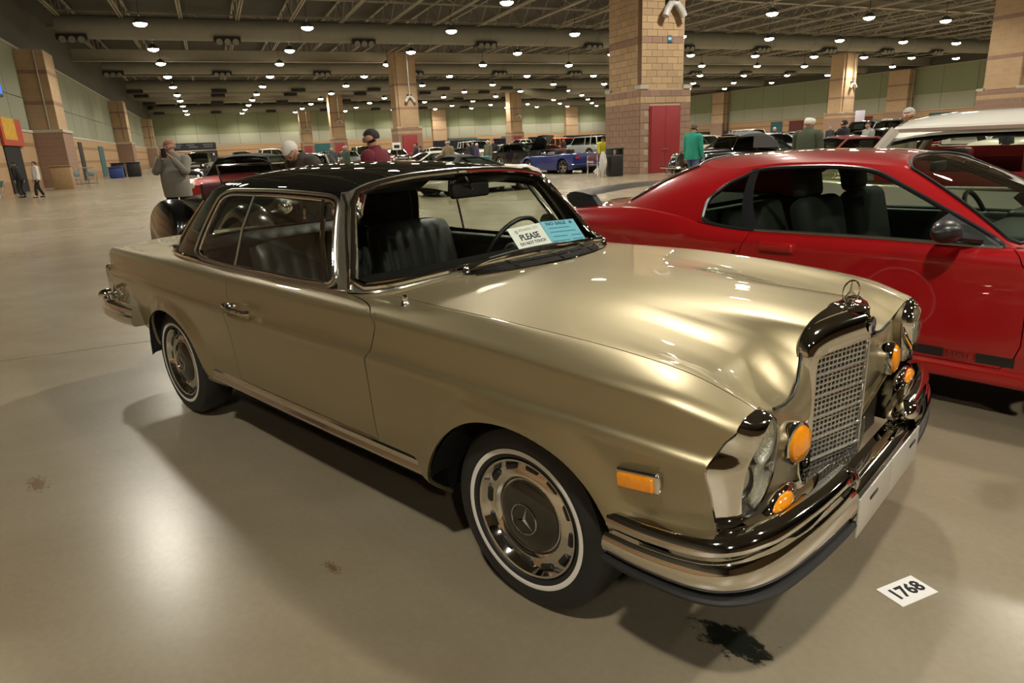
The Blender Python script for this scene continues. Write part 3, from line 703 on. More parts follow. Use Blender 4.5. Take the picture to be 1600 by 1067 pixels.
for x in xs:
    q = np.linspace(VJ-.03, VR, 10); p = BL.P(np.full(10, x), q)
    rows.append([(a, -b, z-.03) for a, b, z in p]+[(a, b, z-.03) for a, b, z in p[::-1]])
mb.grid(rows)
for s in (-1, 1):
    for (arch, cxh) in ((FA, -.01), (RA, -2.61)):
        rows = []
        for x, z in arch: rows.append([(x, s*.865, max(.335, z)+.002), (x, s*.84, max(.335, z)+.015), (x*1.0, s*.52, max(.335, z)+.05)])
        mb.grid(rows)
        mb.add([(arch[0][0]-.03, s*.52, .3), (arch[-1][0]+.03, s*.52, .3), (arch[-1][0]+.03, s*.52, .75), (arch[0][0]-.03, s*.52, .75)], [(0, 1, 2, 3)])
mb.box((-1.3, 0, .30), (1.72, 1.5, .10)); mb.box((.15, 0, .36), (.9, .98, .2)); mb.box((-3.1, 0, .42), (1.3, 1.0, .22))
mb.box((-1.55, 0, .30), (4.2, .9, .14))
obj('underbody', mb, DARK, car)
q = np.linspace(.10, VR, 60); p = BL.P(np.full(60, -3.84), q)
mb = MB(); rows = []
for k in (1., .8, .5, 0.):
    rows.append([(-3.84-.02*(1-k)**.5, -b*k, .70+(z-.70)*(k if k < 1 else 1)) for a, b, z in p]+[(-3.84-.02*(1-k)**.5, b*k, .70+(z-.70)*k) for a, b, z in p[::-1]])
mb.grid(rows); obj('rear_panel', mb, GOLD, car)
# nose panel beside the grille
for s in (-1, 1):
    mb = MB()
    rows = []
    for j in range(13):
        y = .27+.40*j/12; row = []
        top = float(np.interp(y, [.27, .30, .345, .42, .5, .6, .67], [.90, .835, .788, .760, .763, .794, .81]))-.004
        bot = float(np.interp(y, [.27, .5, .67], [.45, .50, .545]))
        for k in range(9):
            t = k/8; z = top+(bot-top)*t
            row.append((.655+.02*math.sin(PI*min(1, t*1.15))-.03*max(0, (y-.55)/.1)**2*.4-.02*(t < .06), s*y, z))
        rows.append(row)
    mb.grid(rows)
    rows = [[(.665-.02*k, s*(.28+.4*j/8), (.45+.10*j/8)-.012*k) for j in range(9)] for k in range(6)]
    mb.grid(rows); obj('nose_panel', mb, GOLD, car)
mb = MB()
for s in (-1, 1): mb.tube([(.640, s*.297, .86), (.646, s*.315, .822), (.654, s*.345, .786), (.662, s*.40, .763), (.664, s*.46, .758), (.667, s*.54, .772)], .005, 6)
mb.box((.60, 0, .42), (.06, 1.3, .22)); obj('nose_gasket', mb, BLACK, car)

# ---- cabin: a ring from the belt to the roof edge and a domed cap
TB = [0, .4, .75, .9, 1.0, 1.15, 1.4, 1.6, 1.9, 2.0, 2.15, 2.3, 2.5, 3.0]
Bp = [(-.735, 0, .972), (-.735, .35, .970), (-.745, .64, .962), (-.80, .752, .955), (-.895, .785, .952), (-.985, .783, .950), (-1.31, .775, .938), (-1.70, .768, .940), (-2.2, .760, .952), (-2.36, .752, .962), (-2.6, .73, .962), (-2.85, .66, .960), (-3.0, .5, .968), (-3.06, 0, .982)]
Rp = [(-1.125, 0, 1.380), (-1.12, .25, 1.373), (-1.112, .475, 1.350), (-1.103, .553, 1.335), (-1.108, .585, 1.322), (-1.16, .603, 1.313), (-1.4, .611, 1.324), (-1.7, .613, 1.331), (-2.05, .611, 1.328), (-2.19, .605, 1.318), (-2.36, .592, 1.305), (-2.50, .55, 1.295), (-2.58, .42, 1.325), (-2.64, 0, 1.362)]
_bb = [pchip(TB, [p[i] for p in Bp]) for i in range(3)]; _rr = [pchip(TB, [p[i] for p in Rp]) for i in range(3)]
def ring_fn(u, v):
    b = np.stack([f(u) for f in _bb], 1); r = np.stack([f(u) for f in _rr], 1); p = b+(r-b)*v[:, None]
    k = 4*v*(1-v); side = np.clip((u-.9)/.2, 0, 1)*np.clip((2.3-u)/.2, 0, 1)
    p[:, 1] += .016*k*side
    p[:, 0] += (.030*(1-side)*np.where(u < 1.2, 1., -1.))*k*.9
    return p
RL = Loft(ring_fn)
def rnd(P, n=6, r=.06):
    """polygon in (t,v) with rounded corners"""
    out = []; N = len(P)
    for i in range(N):
        a, b, c_ = np.array(P[i-1], float), np.array(P[i], float), np.array(P[(i+1) % N], float)
        la, lc = np.linalg.norm(a-b), np.linalg.norm(c_-b); ra_, rc_ = min(r, la*.45), min(r, lc*.45)
        p0 = b+(a-b)/la*ra_; p2 = b+(c_-b)/lc*rc_
        for k in range(n+1): t = k/n; out.append(tuple((1-t)**2*p0+2*t*(1-t)*b+t*t*p2))
    return out
WS = [(0, .035), (.75, .045), (.93, .05), (.985, .12), (.985, .86), (.93, .945), (.75, .955), (0, .955)]
SW = rnd([(1.17, .055), (1.60, .045), (1.99, .05), (1.985, .90), (1.17, .90)], 6, .10)
BG = [(3.0, .05), (2.5, .06), (2.34, .08), (2.30, .2), (2.32, .82), (2.5, .92), (3.0, .93)]
WS_ = WS; BG_ = BG
uv, tr = RL.cut(0, 3, 0, 1, .05, .06, [(WS_, False), (SW, True), (BG_, False)], .03)
c = uv[tr].mean(1); i_ws = inpoly(c[:, 0], c[:, 1], WS_+[(-.1, .955), (-.1, .035)]); i_sw = inpoly(c[:, 0], c[:, 1], SW); i_bg = inpoly(c[:, 0], c[:, 1], BG_+[(3.1, .93), (3.1, .05)])
rest = ~(i_ws | i_sw | i_bg); piA = rest & (c[:, 0] < 1.16); piC = rest & (c[:, 0] >= 1.16)
sy0 = lambda a, b: (a[0] < 1e-4 and b[0] < 1e-4) or (a[0] > 2.9999 and b[0] > 2.9999)
emit('windshield', RL, uv, tr[i_ws], GLASS_CLEAR, car, both=True, flange=0, sgnn=1)
emit('rear_window', RL, uv, tr[i_bg], GLASS_CLEAR, car, both=True, flange=0, sgnn=1)
PILLAR = mat('pillar_grey_chrome', (.42, .41, .34), rough=.2, metal=.8)
emit('windshield_pillar', RL, uv, tr[piA], PILLAR, car, both=True, flange=.03, skip=sy0, sgnn=1)
emit('rear_pillar', RL, uv, tr[piC], ROOFBLACK, car, both=True, flange=.03, skip=sy0, sgnn=1)
def rp(t, v, off=.0, s=-1):
    p = RL.P([t], [v])[0]; n = -RL.N(np.array([t]), np.array([v]))[0]
    q = p+n*off; return Vector((q[0], q[1]*s, q[2]))
n_ = RL.N(np.array([1.5]), np.array([.5]), -1)[0]
OUT = 1 if n_[1] > 0 else -1
def rpo(t, v, off=0., s=-1):
    p = RL.P([t], [v])[0]; n = RL.N(np.array([t]), np.array([v]), -1)[0]*OUT; q = p+n*off
    return Vector((q[0], q[1]*s, q[2]))
for s in (-1, 1):
    emit('side_window', RL, uv, tr[i_sw], glass('side_glass', (.80, .85, .78)), car, flange=0, mirror=s > 0, sgnn=1)
# chrome frames
mb = MB()
wsl = [rpo(t, v, .004, -1) for t, v in resample(WS_[::-1], .05, False)]
wsl = wsl+[Vector((p.x, -p.y, p.z)) for p in wsl[::-1][1:]]
wsl = wsl[:-1] if (wsl[0]-wsl[-1]).length < 1e-4 else wsl
mb.tube(wsl, .013, 8, closed=True); obj('windshield_trim', mb, CHROME, car)
mb = MB()
bgl = [rpo(t, v, .004, -1) for t, v in resample(BG_, .05, False)]; bgl = bgl+[Vector((p.x, -p.y, p.z)) for p in bgl[::-1]]
mb.tube(bgl, .011, 6, closed=True); obj('rear_window_trim', mb, CHROME, car)
for s in (-1, 1):
    mb = MB(); mb.tube([rpo(t, v, .003, s) for t, v in resample(SW, .05, True)], .0075, 8, closed=True); obj('window_frame', mb, CHROME, car)
    mb = MB(); big = rnd([(1.155, .02), (1.60, .015), (2.03, .015), (2.03, .955), (1.155, .955)], 6, .12)
    mb.tube([rpo(t, v, .002, s) for t, v in resample(big, .05, True)], .009, 8, closed=True); obj('drip_rail', mb, CHROME_DULL, car)
    # vent-window bar, quarter bar
    mb = MB(); mb.tube([rpo(1.225, .06, .006, s), rpo(1.255, .5, .006, s), rpo(1.275, .89, .006, s)], .011, 8); obj('vent_window_bar', mb, CHROME, car)
    mb = MB(); mb.tube([rpo(1.715, .06, .004, s), rpo(1.72, .5, .004, s), rpo(1.715, .89, .004, s)], .0065, 6); obj('quarter_window_bar', mb, CHROME_DULL, car)
    mb = MB(); pts = [(-.90, .789, .945), (-1.31, .782, .928), (-1.70, .777, .931), (-2.2, .770, .943), (-2.36, .764, .952), (-2.6, .742, .955), (-2.85, .675, .955), (-2.98, .53, .96)]
    mb.tube([(x, s*y, z+.004) for x, y, z in smooth_path(pts, 5)], .011, 8); obj('belt_trim', mb, CHROME, car)
    mb = MB(); mb.tube([rpo(t, v, .007, s) for t, v in ((1.0, .02), (1.02, .3), (1.04, .6), (1.05, .85), (1.1, .96))], .008, 8); obj('pillar_trim', mb, CHROME, car)
# roof cap
ns = 26; nb = 18; mb = MB(); ss = np.linspace(0, 1, ns)
tside = 1.0+1.3*ss; Rs = np.stack([f(tside) for f in _rr], 1)
zc = pchip([0, .15, .35, .6, .85, 1], [1.380, 1.402, 1.416, 1.418, 1.395, 1.362])(ss); xc = -1.125+(-2.64+1.125)*ss
bs = np.linspace(0, 1, nb)
tf = np.interp(bs, [0, 1], [0, 1]); Fr = np.stack([f(1.0*bs) for f in _rr], 1); Re = np.stack([f(3.0-.7*bs) for f in _rr], 1)
rows = []
for i, a in enumerate(ss):
    row = []
    for j, b in enumerate(bs):
        g = b**2.4
        z = zc[i]*(1-g)+Rs[i, 2]*g
        z += (1-a)**2.5*(Fr[j, 2]-(zc[0]*(1-g)+Rs[0, 2]*g))+a**2.5*(Re[j, 2]-(zc[-1]*(1-g)+Rs[-1, 2]*g))
        Sx = lambda k: (1-a)*Fr[j, k]+a*Re[j, k]
        l = lambda k, cc: (1-b)*cc+b*Rs[i, k]
        def coon(k, cc, c00, c10): return Sx(k)+l(k, cc)-((1-a)*((1-b)*c00+b*Rs[0, k])+a*((1-b)*c10+b*Rs[-1, k]))
        row.append((coon(0, xc[i], xc[0], xc[-1]), coon(1, 0., 0., 0.), z))
    rows.append([(x, -y, z) for x, y, z in row[::-1]]+[(x, y, z) for x, y, z in row[1:]])
mb.grid(rows); obj('roof', mb, ROOFBLACK, car, smooth=60)
hl = MB(); hl.grid([[(x, y*.985, z-.035) for x, y, z in r] for r in rows]); obj('headliner', hl, mat('headliner', (.10, .10, .085), rough=.9), car)

# ---- chrome: sill strip, bumper, grille, lamps
for s in (-1, 1):
    mb = MB()
    rows = []
    for x in np.linspace(-2.29, -.43, 40):
        y = float(_E[0](x))-.044
        rows.append([(x, s*(y+o), z) for o, z in ((-.01, .343), (.010, .345), (.014, .358), (.006, .372), (.012, .378), (.012, .398), (.004, .408), (-.01, .408))])
    mb.grid(rows); obj('sill_trim', mb, CHROME, car)
def bumper_path(side, n=6):
    P = [(.375, .888), (.47, .900), (.58, .900), (.66, .886), (.715, .85), (.755, .79), (.783, .70), (.805, .55), (.816, .42), (.82, .32)]
    return [(p.x, p.y*side) for p in smooth_path([(a, b, 0) for a, b in P], n)]
def sweep_out(path, prof, zoff=None, close_end=False):
    """profile (out, z) swept along a plan path; out is away from the car"""
    rows = []; N = len(path)
    for i in range(N):
        a = np.array(path[max(0, i-1)]); b = np.array(path[min(N-1, i+1)]); t = (b-a)/np.linalg.norm(b-a)
        nn = np.array([t[1], -t[0]]);
        if nn @ np.array([path[i][0]+.6, path[i][1]]) < 0: nn = -nn
        zo = zoff(i/(N-1)) if zoff else (lambda z: z)
        rows.append([(path[i][0]+nn[0]*o, path[i][1]+nn[1]*o, zo(z)) for o, z in prof])
    return rows
for s in (-1, 1):
    pa = bumper_path(s)
    lift = lambda t: (lambda z: z+(.036*min(1, t/.55) if z > .47 else .036*min(1, t/.55)*max(0, (z-.38)/.09)))
    mb = MB(); mb.grid(sweep_out(pa, [(-.07, .510), (-.035, .522), (-.012, .520), (.004, .508), (.010, .492), (.006, .478), (-.006, .470)], lift))
    obj('bumper_top_blade', mb, CHROME, car)
    mb = MB(); mb.grid(sweep_out(pa, [(-.02, .474), (-.012, .466), (.010, .462), (.022, .448), (.026, .428), (.020, .408), (.004, .395), (-.03, .388), (-.06, .386)], lift))
    obj('bumper', mb, CHROME, car)
    mb = MB(); mb.grid(sweep_out(pa, [(-.03, .396), (.012, .396), (.023, .394), (.028, .387), (.026, .379), (.012, .375), (-.03, .375)]))
    r0 = sweep_out(pa, [(-.03, .396), (.012, .396), (.023, .394), (.028, .387), (.026, .379), (.012, .375), (-.03, .375)])
    mb.add(r0[-1], [tuple(range(7))]); mb.add(r0[0], [tuple(range(7))]); obj('bumper_rubber', mb, RUBBER, car)
    # over-rider horn: rounded blade that curls in to the grille
    mb = MB(); rows = []
    for k in range(9):
        t = k/8; rr = math.cos(t*PI/2)**.6 if k < 8 else .02
        rows.append([(.80+.012*math.sin(q)*0+(.040*rr)*math.cos(q)+.01*t, s*(.345-.075*t), .515+.042*rr*math.sin(q)) for q in np.linspace(-PI*.7, PI*.9, 12)])
    mb.grid(rows); obj('bumper_horn', mb, CHROME, car)
    mb = MB(); mb.sphere((.765, s*.50, .485), (.05, .22, .04), 14, 8); obj('bumper_bracket', mb, CHROME, car)
mb = MB(); pc = [(.822, y) for y in np.linspace(-.34, .34, 18)]
mb.grid(sweep_out(pc, [(-.07, .470), (-.05, .462), (-.03, .470), (-.008, .468), (.010, .455), (.018, .44), (.014, .40), (0, .385), (-.05, .382)])); obj('bumper_centre', mb, CHROME, car)
mb = MB(); mb.rbox((.846, .17, .405), (.006, .335, .125), .003); mb.rbox((.846, -.165, .405), (.006, .325, .125), .003); pl = obj('plate_panel', mb, PLATE, car)
for y in (-.19, .25): mb = MB(); mb.rbox((.8505, y, .430), (.003, .07, .011), .001); obj('plate_slot', mb, BLACK, pl)
# honeycomb mesh below the grille
mb = MB()
for i in range(26):
    for j in range(5):
        y = -.29+i*.0225+(j % 2)*.011; z = .405+j*.0165
        if abs(y) > .28: continue
        x = .735-.05*(abs(y)/.28)
        for k in range(6):
            a0, a1 = PI/3*k+PI/6, PI/3*(k+1)+PI/6
            mb.tube([(x, y+.0112*math.cos(a0), z+.0098*math.sin(a0)), (x, y+.0112*math.cos(a1), z+.0098*math.sin(a1))], .0016, 4, caps=False)
stuff(obj('lower_mesh', mb, CHROME_DULL, car))
# grille shell, V shaped in plan
def xfront(y): return .752-.285*abs(y)
outer = [(.288, .415), (.292, .52), (.296, .66), (.298, .78), (.296, .85), (.286, .890), (.262, .917), (.21, .936), (.14, .945), (.07, .948), (.0, .949)]
inner = [(.250, .440), (.252, .53), (.254, .65), (.256, .75), (.257, .800), (.255, .822), (.245, .836), (.20, .842), (.13, .845), (.06, .848), (.0, .850)]
so = smooth_path([(a, b, 0) for a, b in outer], 3); si = smooth_path([(a, b, 0) for a, b in inner], 3)
mb = MB()
for s in (-1, 1):
    rows = []
    for o, i_ in zip(so, si):
        f = xfront(o.x); fi = xfront(i_.x); up = o.y > .86
        k = max(0, min(1, (o.y-.86)/.07))
        L = lambda t: (o.x+(i_.x-o.x)*t, o.y+(i_.y-o.y)*t)
        row = [(.612, s*o.x*.95, o.y-.03 if o.y > .8 else o.y), (.630, s*o.x, o.y), (max(.640, f-.045), s*o.x, o.y-.002*k)]
        for t, dx in ((.06, -.034), (.16, -.014), (.34, -.003), (.60, 0.), (.94, 0.), (1.0, -.006), (1.0, -.03)):
            y, z = L(t); row.append((xfront(y)+dx-(.012*k*(1-t)), s*y, z))
        rows.append(row)
    mb.grid(rows)
obj('grille_shell', mb, CHROME, car, smooth=50)
GRM = mat('grille_silver', (.60, .58, .53), rough=.28, metal=.85)
mb = MB()
for s in (-1, 1):
    for i in range(14):
        y = .004+i*.0192; z1 = float(np.interp(y, [0, .2, .245, .256], [.850, .843, .835, .80]))
        mb.box((xfront(y)-.022, s*y, (.43+z1)/2), (.012, .0058, z1-.43), rz=math.atan(.285*s))
    for j in range(25):
        z = .435+j*.0172; y1 = .252 if z < .81 else .24
        mb.box((xfront(y1/2)-.0205, s*y1/2, z), (.012, y1*1.035, .0052), rz=math.atan(.285*s))
stuff(obj('grille_mesh', mb, GRM, car))
for j in range(5):
    z = .5038+j*.0688; mb = MB(); mb.tube([(xfront(.253)-.010, -.253, z), (xfront(0)-.010, 0, z), (xfront(.253)-.010, .253, z)], .0045, 6); obj('grille_bar', mb, GRM, car)
mb = MB(); mb.tube([(.742, 0, .43), (.742, 0, .84)], .004, 6); obj('grille_rib', mb, GRM, car)
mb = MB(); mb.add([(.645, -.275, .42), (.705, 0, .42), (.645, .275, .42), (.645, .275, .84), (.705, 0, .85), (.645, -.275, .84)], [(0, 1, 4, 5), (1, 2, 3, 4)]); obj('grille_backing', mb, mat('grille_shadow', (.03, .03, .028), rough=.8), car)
# round badge on the shell, star ornament on top
def star3(R, r, th):
    P = []
    for k in range(6): rr = R if k % 2 == 0 else r; a = PI/2+PI/3*k; P.append((rr*math.cos(a), rr*math.sin(a)))
    return P
mb = MB(); mb.lathe([(0, .006), (.022, .006), (.026, .004), (.028, 0)], (.744, 0, .893), 'X', 24); bd = obj('badge', mb, CHROME, car)
mb = MB(); mb.lathe([(0, .0068), (.021, .0066)], (.744, 0, .893), 'X', 24); obj('badge_disc', mb, mat('badge_blue', (.05, .07, .18), rough=.2, coat=1), bd)
mb = MB(); mb.prism(star3(.019, .0035, 0), .002, basis((0, 1, 0), (0, 0, 1)), (.750, 0, .893)); obj('badge_star', mb, CHROME, bd)
mb = MB(); mb.lathe([(0, .018), (.006, .018), (.008, .010), (.018, .006), (.021, 0), (.021, -.012)], (.675, 0, .948), 'Z', 20)
mb.lathe([(0, .008), (.05, .004), (.062, -.004)], (.672, 0, .945), 'Z', 24); orn = obj('hood_ornament', mb, CHROME, car); MO = Matrix.Rotation(R_(-24), 3, 'Z')
def turn_(mb): mb.v = [tuple(MO @ (Vector(p)-Vector((.675, 0, 0)))+Vector((.675, 0, 0))) for p in mb.v]
mb = MB(); mb.tube([(.675+.0*math.sin(a), .036*math.cos(a), .990+.036*math.sin(a)) for a in np.linspace(0, 2*PI, 29)[:-1]], .0028, 6, closed=True); turn_(mb); obj('ornament_ring', mb, CHROME, orn)
mb = MB(); mb.prism(star3(.034, .006, 0), .004, basis((0, 1, 0), (0, 0, 1)), (.673, 0, .990)); mb.cyl((.675, 0, .95), (.675, 0, .957), .004, n=8); turn_(mb); obj('ornament_star', mb, CHROME, orn)

def lamp_unit(s):
    # edge loop on the fender (outside) and on the nose (inside), then the lens loop in front of it
    fv = [VJ-.003, .775, .735, .70, .66, .61, VE, .50, .40, vz(.655, .552)]; fx = [np.interp(v, [p[1] for p in xf[::-1]], [p[0] for p in xf[::-1]]) for v in fv]
    E = [(float(a), float(b), float(c_)) for a, b, c_ in BL.P(np.array(fx), np.array(fv))]+[ (.672, .815, .542), (.685, .770, .560), (.690, .720, .592), (.690, .675, .640), (.690, .640, .690), (.690, .622, .745), (.688, .632, .785), (.687, .660, .818)]
    Ls = [(.716, .683, .810), (.720, .710, .803), (.722, .735, .790), (.720, .755, .770), (.715, .772, .745), (.709, .785, .718), (.705, .792, .69), (.702, .795, .655), (.700, .795, .620), (.700, .787, .580), (.708, .765, .572), (.716, .735, .585), (.722, .702, .615), (.724, .672, .655), (.722, .650, .700), (.720, .640, .750), (.716, .648, .785), (.714, .664, .803)]
    def even(P, k):
        Q = smooth_path(P, 6); d = [0.]
        for i in range(1, len(Q)): d.append(d[-1]+(Q[i]-Q[i-1]).length)
        t = np.linspace(0, d[-1], k+1)[:-1]; A = np.array([tuple(q) for q in Q]); return [Vector([float(np.interp(x, d, A[:, j])) for j in range(3)]) for x in t]
    Es = even(E[:10], 30)+even(E[9:]+E[:1], 30); Lp = even(Ls[:10], 30)+even(Ls[9:]+Ls[:1], 30); n = len(Es)
    mb = MB(); rows = []
    for k, (t, bx) in enumerate(((0, 0), (0, .006), (.35, .010), (.75, .010), (.95, .006), (1., -.002))):
        rows.append([((a+(b-a)*t).x+bx, s*(a+(b-a)*t).y, (a+(b-a)*t).z) for a, b in zip(Es, Lp)])
    mb.grid(rows, closev=True); u = obj('headlamp_bezel', mb, CHROME, car)
    mb = MB(); mb.grid([[(p.x-d*(1 if i >= 31 else .0)-.002, s*(p.y-(.004 if i < 31 else 0)), p.z-(.004 if p.z > .7 else 0)) for i, p in enumerate(Es)] for d in (0., .05, .10)], closev=True); obj('lamp_shell', mb, GOLD, car)
    # clear glass, bulged
    mb = MB(); cx_ = sum((p for p in Lp), Vector())/n; rows = []
    for t in (1., .85, .6, .3, .02): rows.append([(cx_.x+(p.x-cx_.x)*t+.022*(1-t*t), s*(cx_.y+(p.y-cx_.y)*t), cx_.z+(p.z-cx_.z)*t) for p in Lp])
    mb.grid(rows, closev=True); obj('headlamp_glass', mb, GLASS_LAMP, u)
    mb = MB(); rows = []
    for t in (.99, .6, .02): rows.append([(cx_.x-.035+(p.x-cx_.x)*t, s*(cx_.y+(p.y-cx_.y)*t), cx_.z+(p.z-cx_.z)*t) for p in Lp])
    mb.grid(rows, closev=True); obj('lamp_housing', mb, mat('lamp_silver', (.55, .54, .50), rough=.35, metal=.8), u)
    mb = MB(); mb.lathe([(.058, .020), (.060, .012), (.052, .004), (.03, -.002), (0, -.004)], (.697, s*.702, .752), 'X', 24); mb.lathe([(0, .016), (.016, .014), (.02, 0)], (.70, s*.702, .752), 'X', 12); obj('main_reflector', mb, LENSWHITE, u)
    mb = MB(); mb.rbox((.695, s*.705, .625), (.024, .075, .085), .012); obj('lower_reflector', mb, LENSWHITE, u)
    mb = MB(); mb.rbox((.697, s*.700, .68), (.018, .07, .03), .006); obj('lamp_ribs', mb, LENSWHITE, u)
    mb = MB(); mb.lathe([(.042, .02), (.044, .012), (.036, 0), (0, -.006)], (0, 0, 0), 'X', 20)
    M = Matrix.Rotation(s*R_(48), 3, 'Z') @ Matrix.Diagonal((1, .72, 1.15))
    mb.v = [tuple(M @ Vector(p)+Vector((.687, s*.785, .678))) for p in mb.v]; obj('side_reflector', mb, CHROME_DULL, u)
    # turn lamp: chrome pod with amber lens
    M = Matrix.Rotation(s*R_(8), 3, 'Z')
    mb = MB(); mb.lathe([(.030, -.06), (.048, -.05), (.060, -.02), (.063, .0), (.061, .008), (.055, .010)], (0, 0, 0), 'X', 28); mb.v = [tuple(M @ Vector(p)+Vector((.705, s*.462, .655))) for p in mb.v]
    t_ = obj('fog_lamp', mb, CHROME, car)
    mb = MB(); mb.lathe([(.056, .006), (.05, .018), (.035, .026), (.015, .030), (0, .031)], (0, 0, 0), 'X', 28); mb.v = [tuple(M @ Vector(p)+Vector((.705, s*.462, .655))) for p in mb.v]; obj('amber_lens', mb, AMBER, t_)
    mb = MB(); mb.rbox((.64, s*.535, .63), (.05, .05, .06), .004); obj('lamp_bracket', mb, BLACK, car)
    # amber lamp tucked behind the bumper
    mb = MB(); mb.sphere((.735, s*.615, .545), (.022, .065, .032), 16, 8); obj('turn_lamp', mb, AMBER, car)
    mb = MB(); mb.sphere((.722, s*.60, .540), (.022, .105, .045), 16, 8); obj('turn_lamp_bezel', mb, CHROME, car)
for s in (-1, 1): lamp_unit(s)
mb = MB()
for s in (-1, 1):
    M = Matrix.Rotation(s*R_(-2), 3, 'Z') @ Matrix.Rotation(R_(-6), 3, 'Y')
    mb = MB(); mb.rbox((0, 0, 0), (.128, .022, .058), .010, 3); mb.v = [tuple(M @ Vector(p)+Vector((.467, s*.884, .640))) for p in mb.v]; mk = obj('side_marker', mb, CHROME, car)
    mb = MB(); mb.rbox((0, s*.008, 0), (.108, .020, .042), .008, 3); mb.v = [tuple(M @ Vector(p)+Vector((.465, s*.887, .638))) for p in mb.v]; obj('marker_lens', mb, AMBER, mk)
    mb = MB(); mb.tube(smooth_path([(-1.79, s*.886, .812), (-1.775, s*.905, .812), (-1.73, s*.918, .808), (-1.66, s*.916, .802), (-1.585, s*.912, .800), (-1.555, s*.89, .800)], 5), [.012]*5+[.011]*21, 8); mb.sphere((-1.72, s*.895, .813), (.03, .03, .016)); obj('door_handle', mb, CHROME, car)
    mb = MB(); mb.rbox((-3.835, s*.735, .70), (.05, .075, .19), .02, 3); tl = obj('tail_lamp', mb, REDLENS, car)
    mb = MB(); mb.rbox((-3.83, s*.735, .70), (.045, .09, .205), .02, 3); obj('tail_lamp_bezel', mb, CHROME, tl)
    mb = MB(); P = [(p.x, p.y*s) for p in smooth_path([(-3.27, .832, 0), (-3.5, .846, 0), (-3.76, .838, 0), (-3.90, .785, 0), (-3.955, .62, 0), (-3.97, .3, 0), (-3.975, .0, 0)], 5)]
    rows = []
    for i, (x, y) in enumerate(P):
        a = np.array(P[max(0, i-1)]); b = np.array(P[min(len(P)-1, i+1)]); t = (b-a)/np.linalg.norm(b-a); nn = np.array([t[1], -t[0]]); nn = nn if nn @ np.array([x+2.5, y]) > 0 else -nn
        rows.append([(x+nn[0]*o, y+nn[1]*o, z) for o, z in ((-.10, .575), (-.02, .585), (.012, .572), (.018, .548), (.006, .535), (.024, .522), (.028, .492), (.012, .465), (-.10, .455))])
    mb.grid(rows); mb.add(rows[0], [tuple(range(9))]); obj('rear_bumper', mb, CHROME, car)
    mb = MB(); mb.sphere((-3.87, s*.79, .60), (.05, .06, .035)); obj('rear_overrider', mb, CHROME, car)
# fender knob, wipers, cowl vent
mb = MB(); mb.lathe([(0, .05), (.008, .05), (.011, .04), (.009, .03), (.016, .022), (.019, .01), (.022, 0)], (-.575, -.775, .928), 'Z', 14); obj('antenna_base', mb, CHROME, car)
def top_z(x, y): v = vw(x, abs(y)); return float(BL.P([x], [v])[0][2])
mb = MB(); rows = []
for i in range(41):
    y = -.36+.90*i/40; e = min(1, min(i, 40-i)/5)**.6
    x0 = -.585-.10*((y-.09)/.45)**2; row = []
    for k in range(7):
        t = k/6; x = x0+(.095*e)*(t-.5); row.append((x, y, top_z(min(x, -.45), y)+.001+.022*e*(1-t)**.8*(1 if k else .2)+(.005 if 0 < k < 6 else 0)))
    rows.append(row)
mb.grid(rows); cv_ = obj('cowl_vent', mb, mat('vent_black', (.004, .004, .004), rough=.6, spec=.05), car)
mb = MB()
for y in (-.16, .10, .36): mb.box((-.588-.10*((y-.09)/.45)**2, y, top_z(-.6, y)+.016), (.085, .005, .012), M=Matrix.Rotation(R_(12), 3, 'Y'))
yy = np.linspace(-.36, .54, 30); mb.tube([(-.585-.10*((y-.09)/.45)**2+.050, y, top_z(-.53, y)+.004) for y in yy], .0045, 6); mb.tube([(-.585-.10*((y-.09)/.45)**2-.002, y, top_z(-.6, y)+.017) for y in yy], .005, 6)
obj('vent_trim', mb, CHROME, cv_)
for (px, py, tx, ty, tz) in ((-.690, -.36, -.765, .10, 1.005), (-.690, .60, -.765, .16, 1.000)):
    mb = MB(); mb.lathe([(0, .030), (.010, .030), (.013, .02), (.018, .012), (.02, -.01)], (px, py, .972), 'Z', 14); mb.tube([(px, py, .995), ((px*2+tx)/3, (py*2+ty)/3, 1.005), (tx, ty, tz)], [.008, .006, .004], 8); wp = obj('wiper', mb, CHROME, car)
    mb = MB(); d = Vector((tx-px, ty-py, 0)).normalized(); a = Vector((tx, ty, tz)); mb.tube([a+Vector((.012, -.26, -.004)), a+Vector((.004, -.1, .002)), a+Vector((.0, .06, .002)), a+Vector((.006, .22, .0))], .007, 6); obj('wiper_blade', mb, BLACK, wp)
for x, y in ((-.66, -.20), (-.66, .22)): mb = MB(); mb.lathe([(0, .02), (.01, .018), (.014, 0)], (x, y, .972), 'Z', 10); obj('washer_nozzle', mb, CHROME, car)

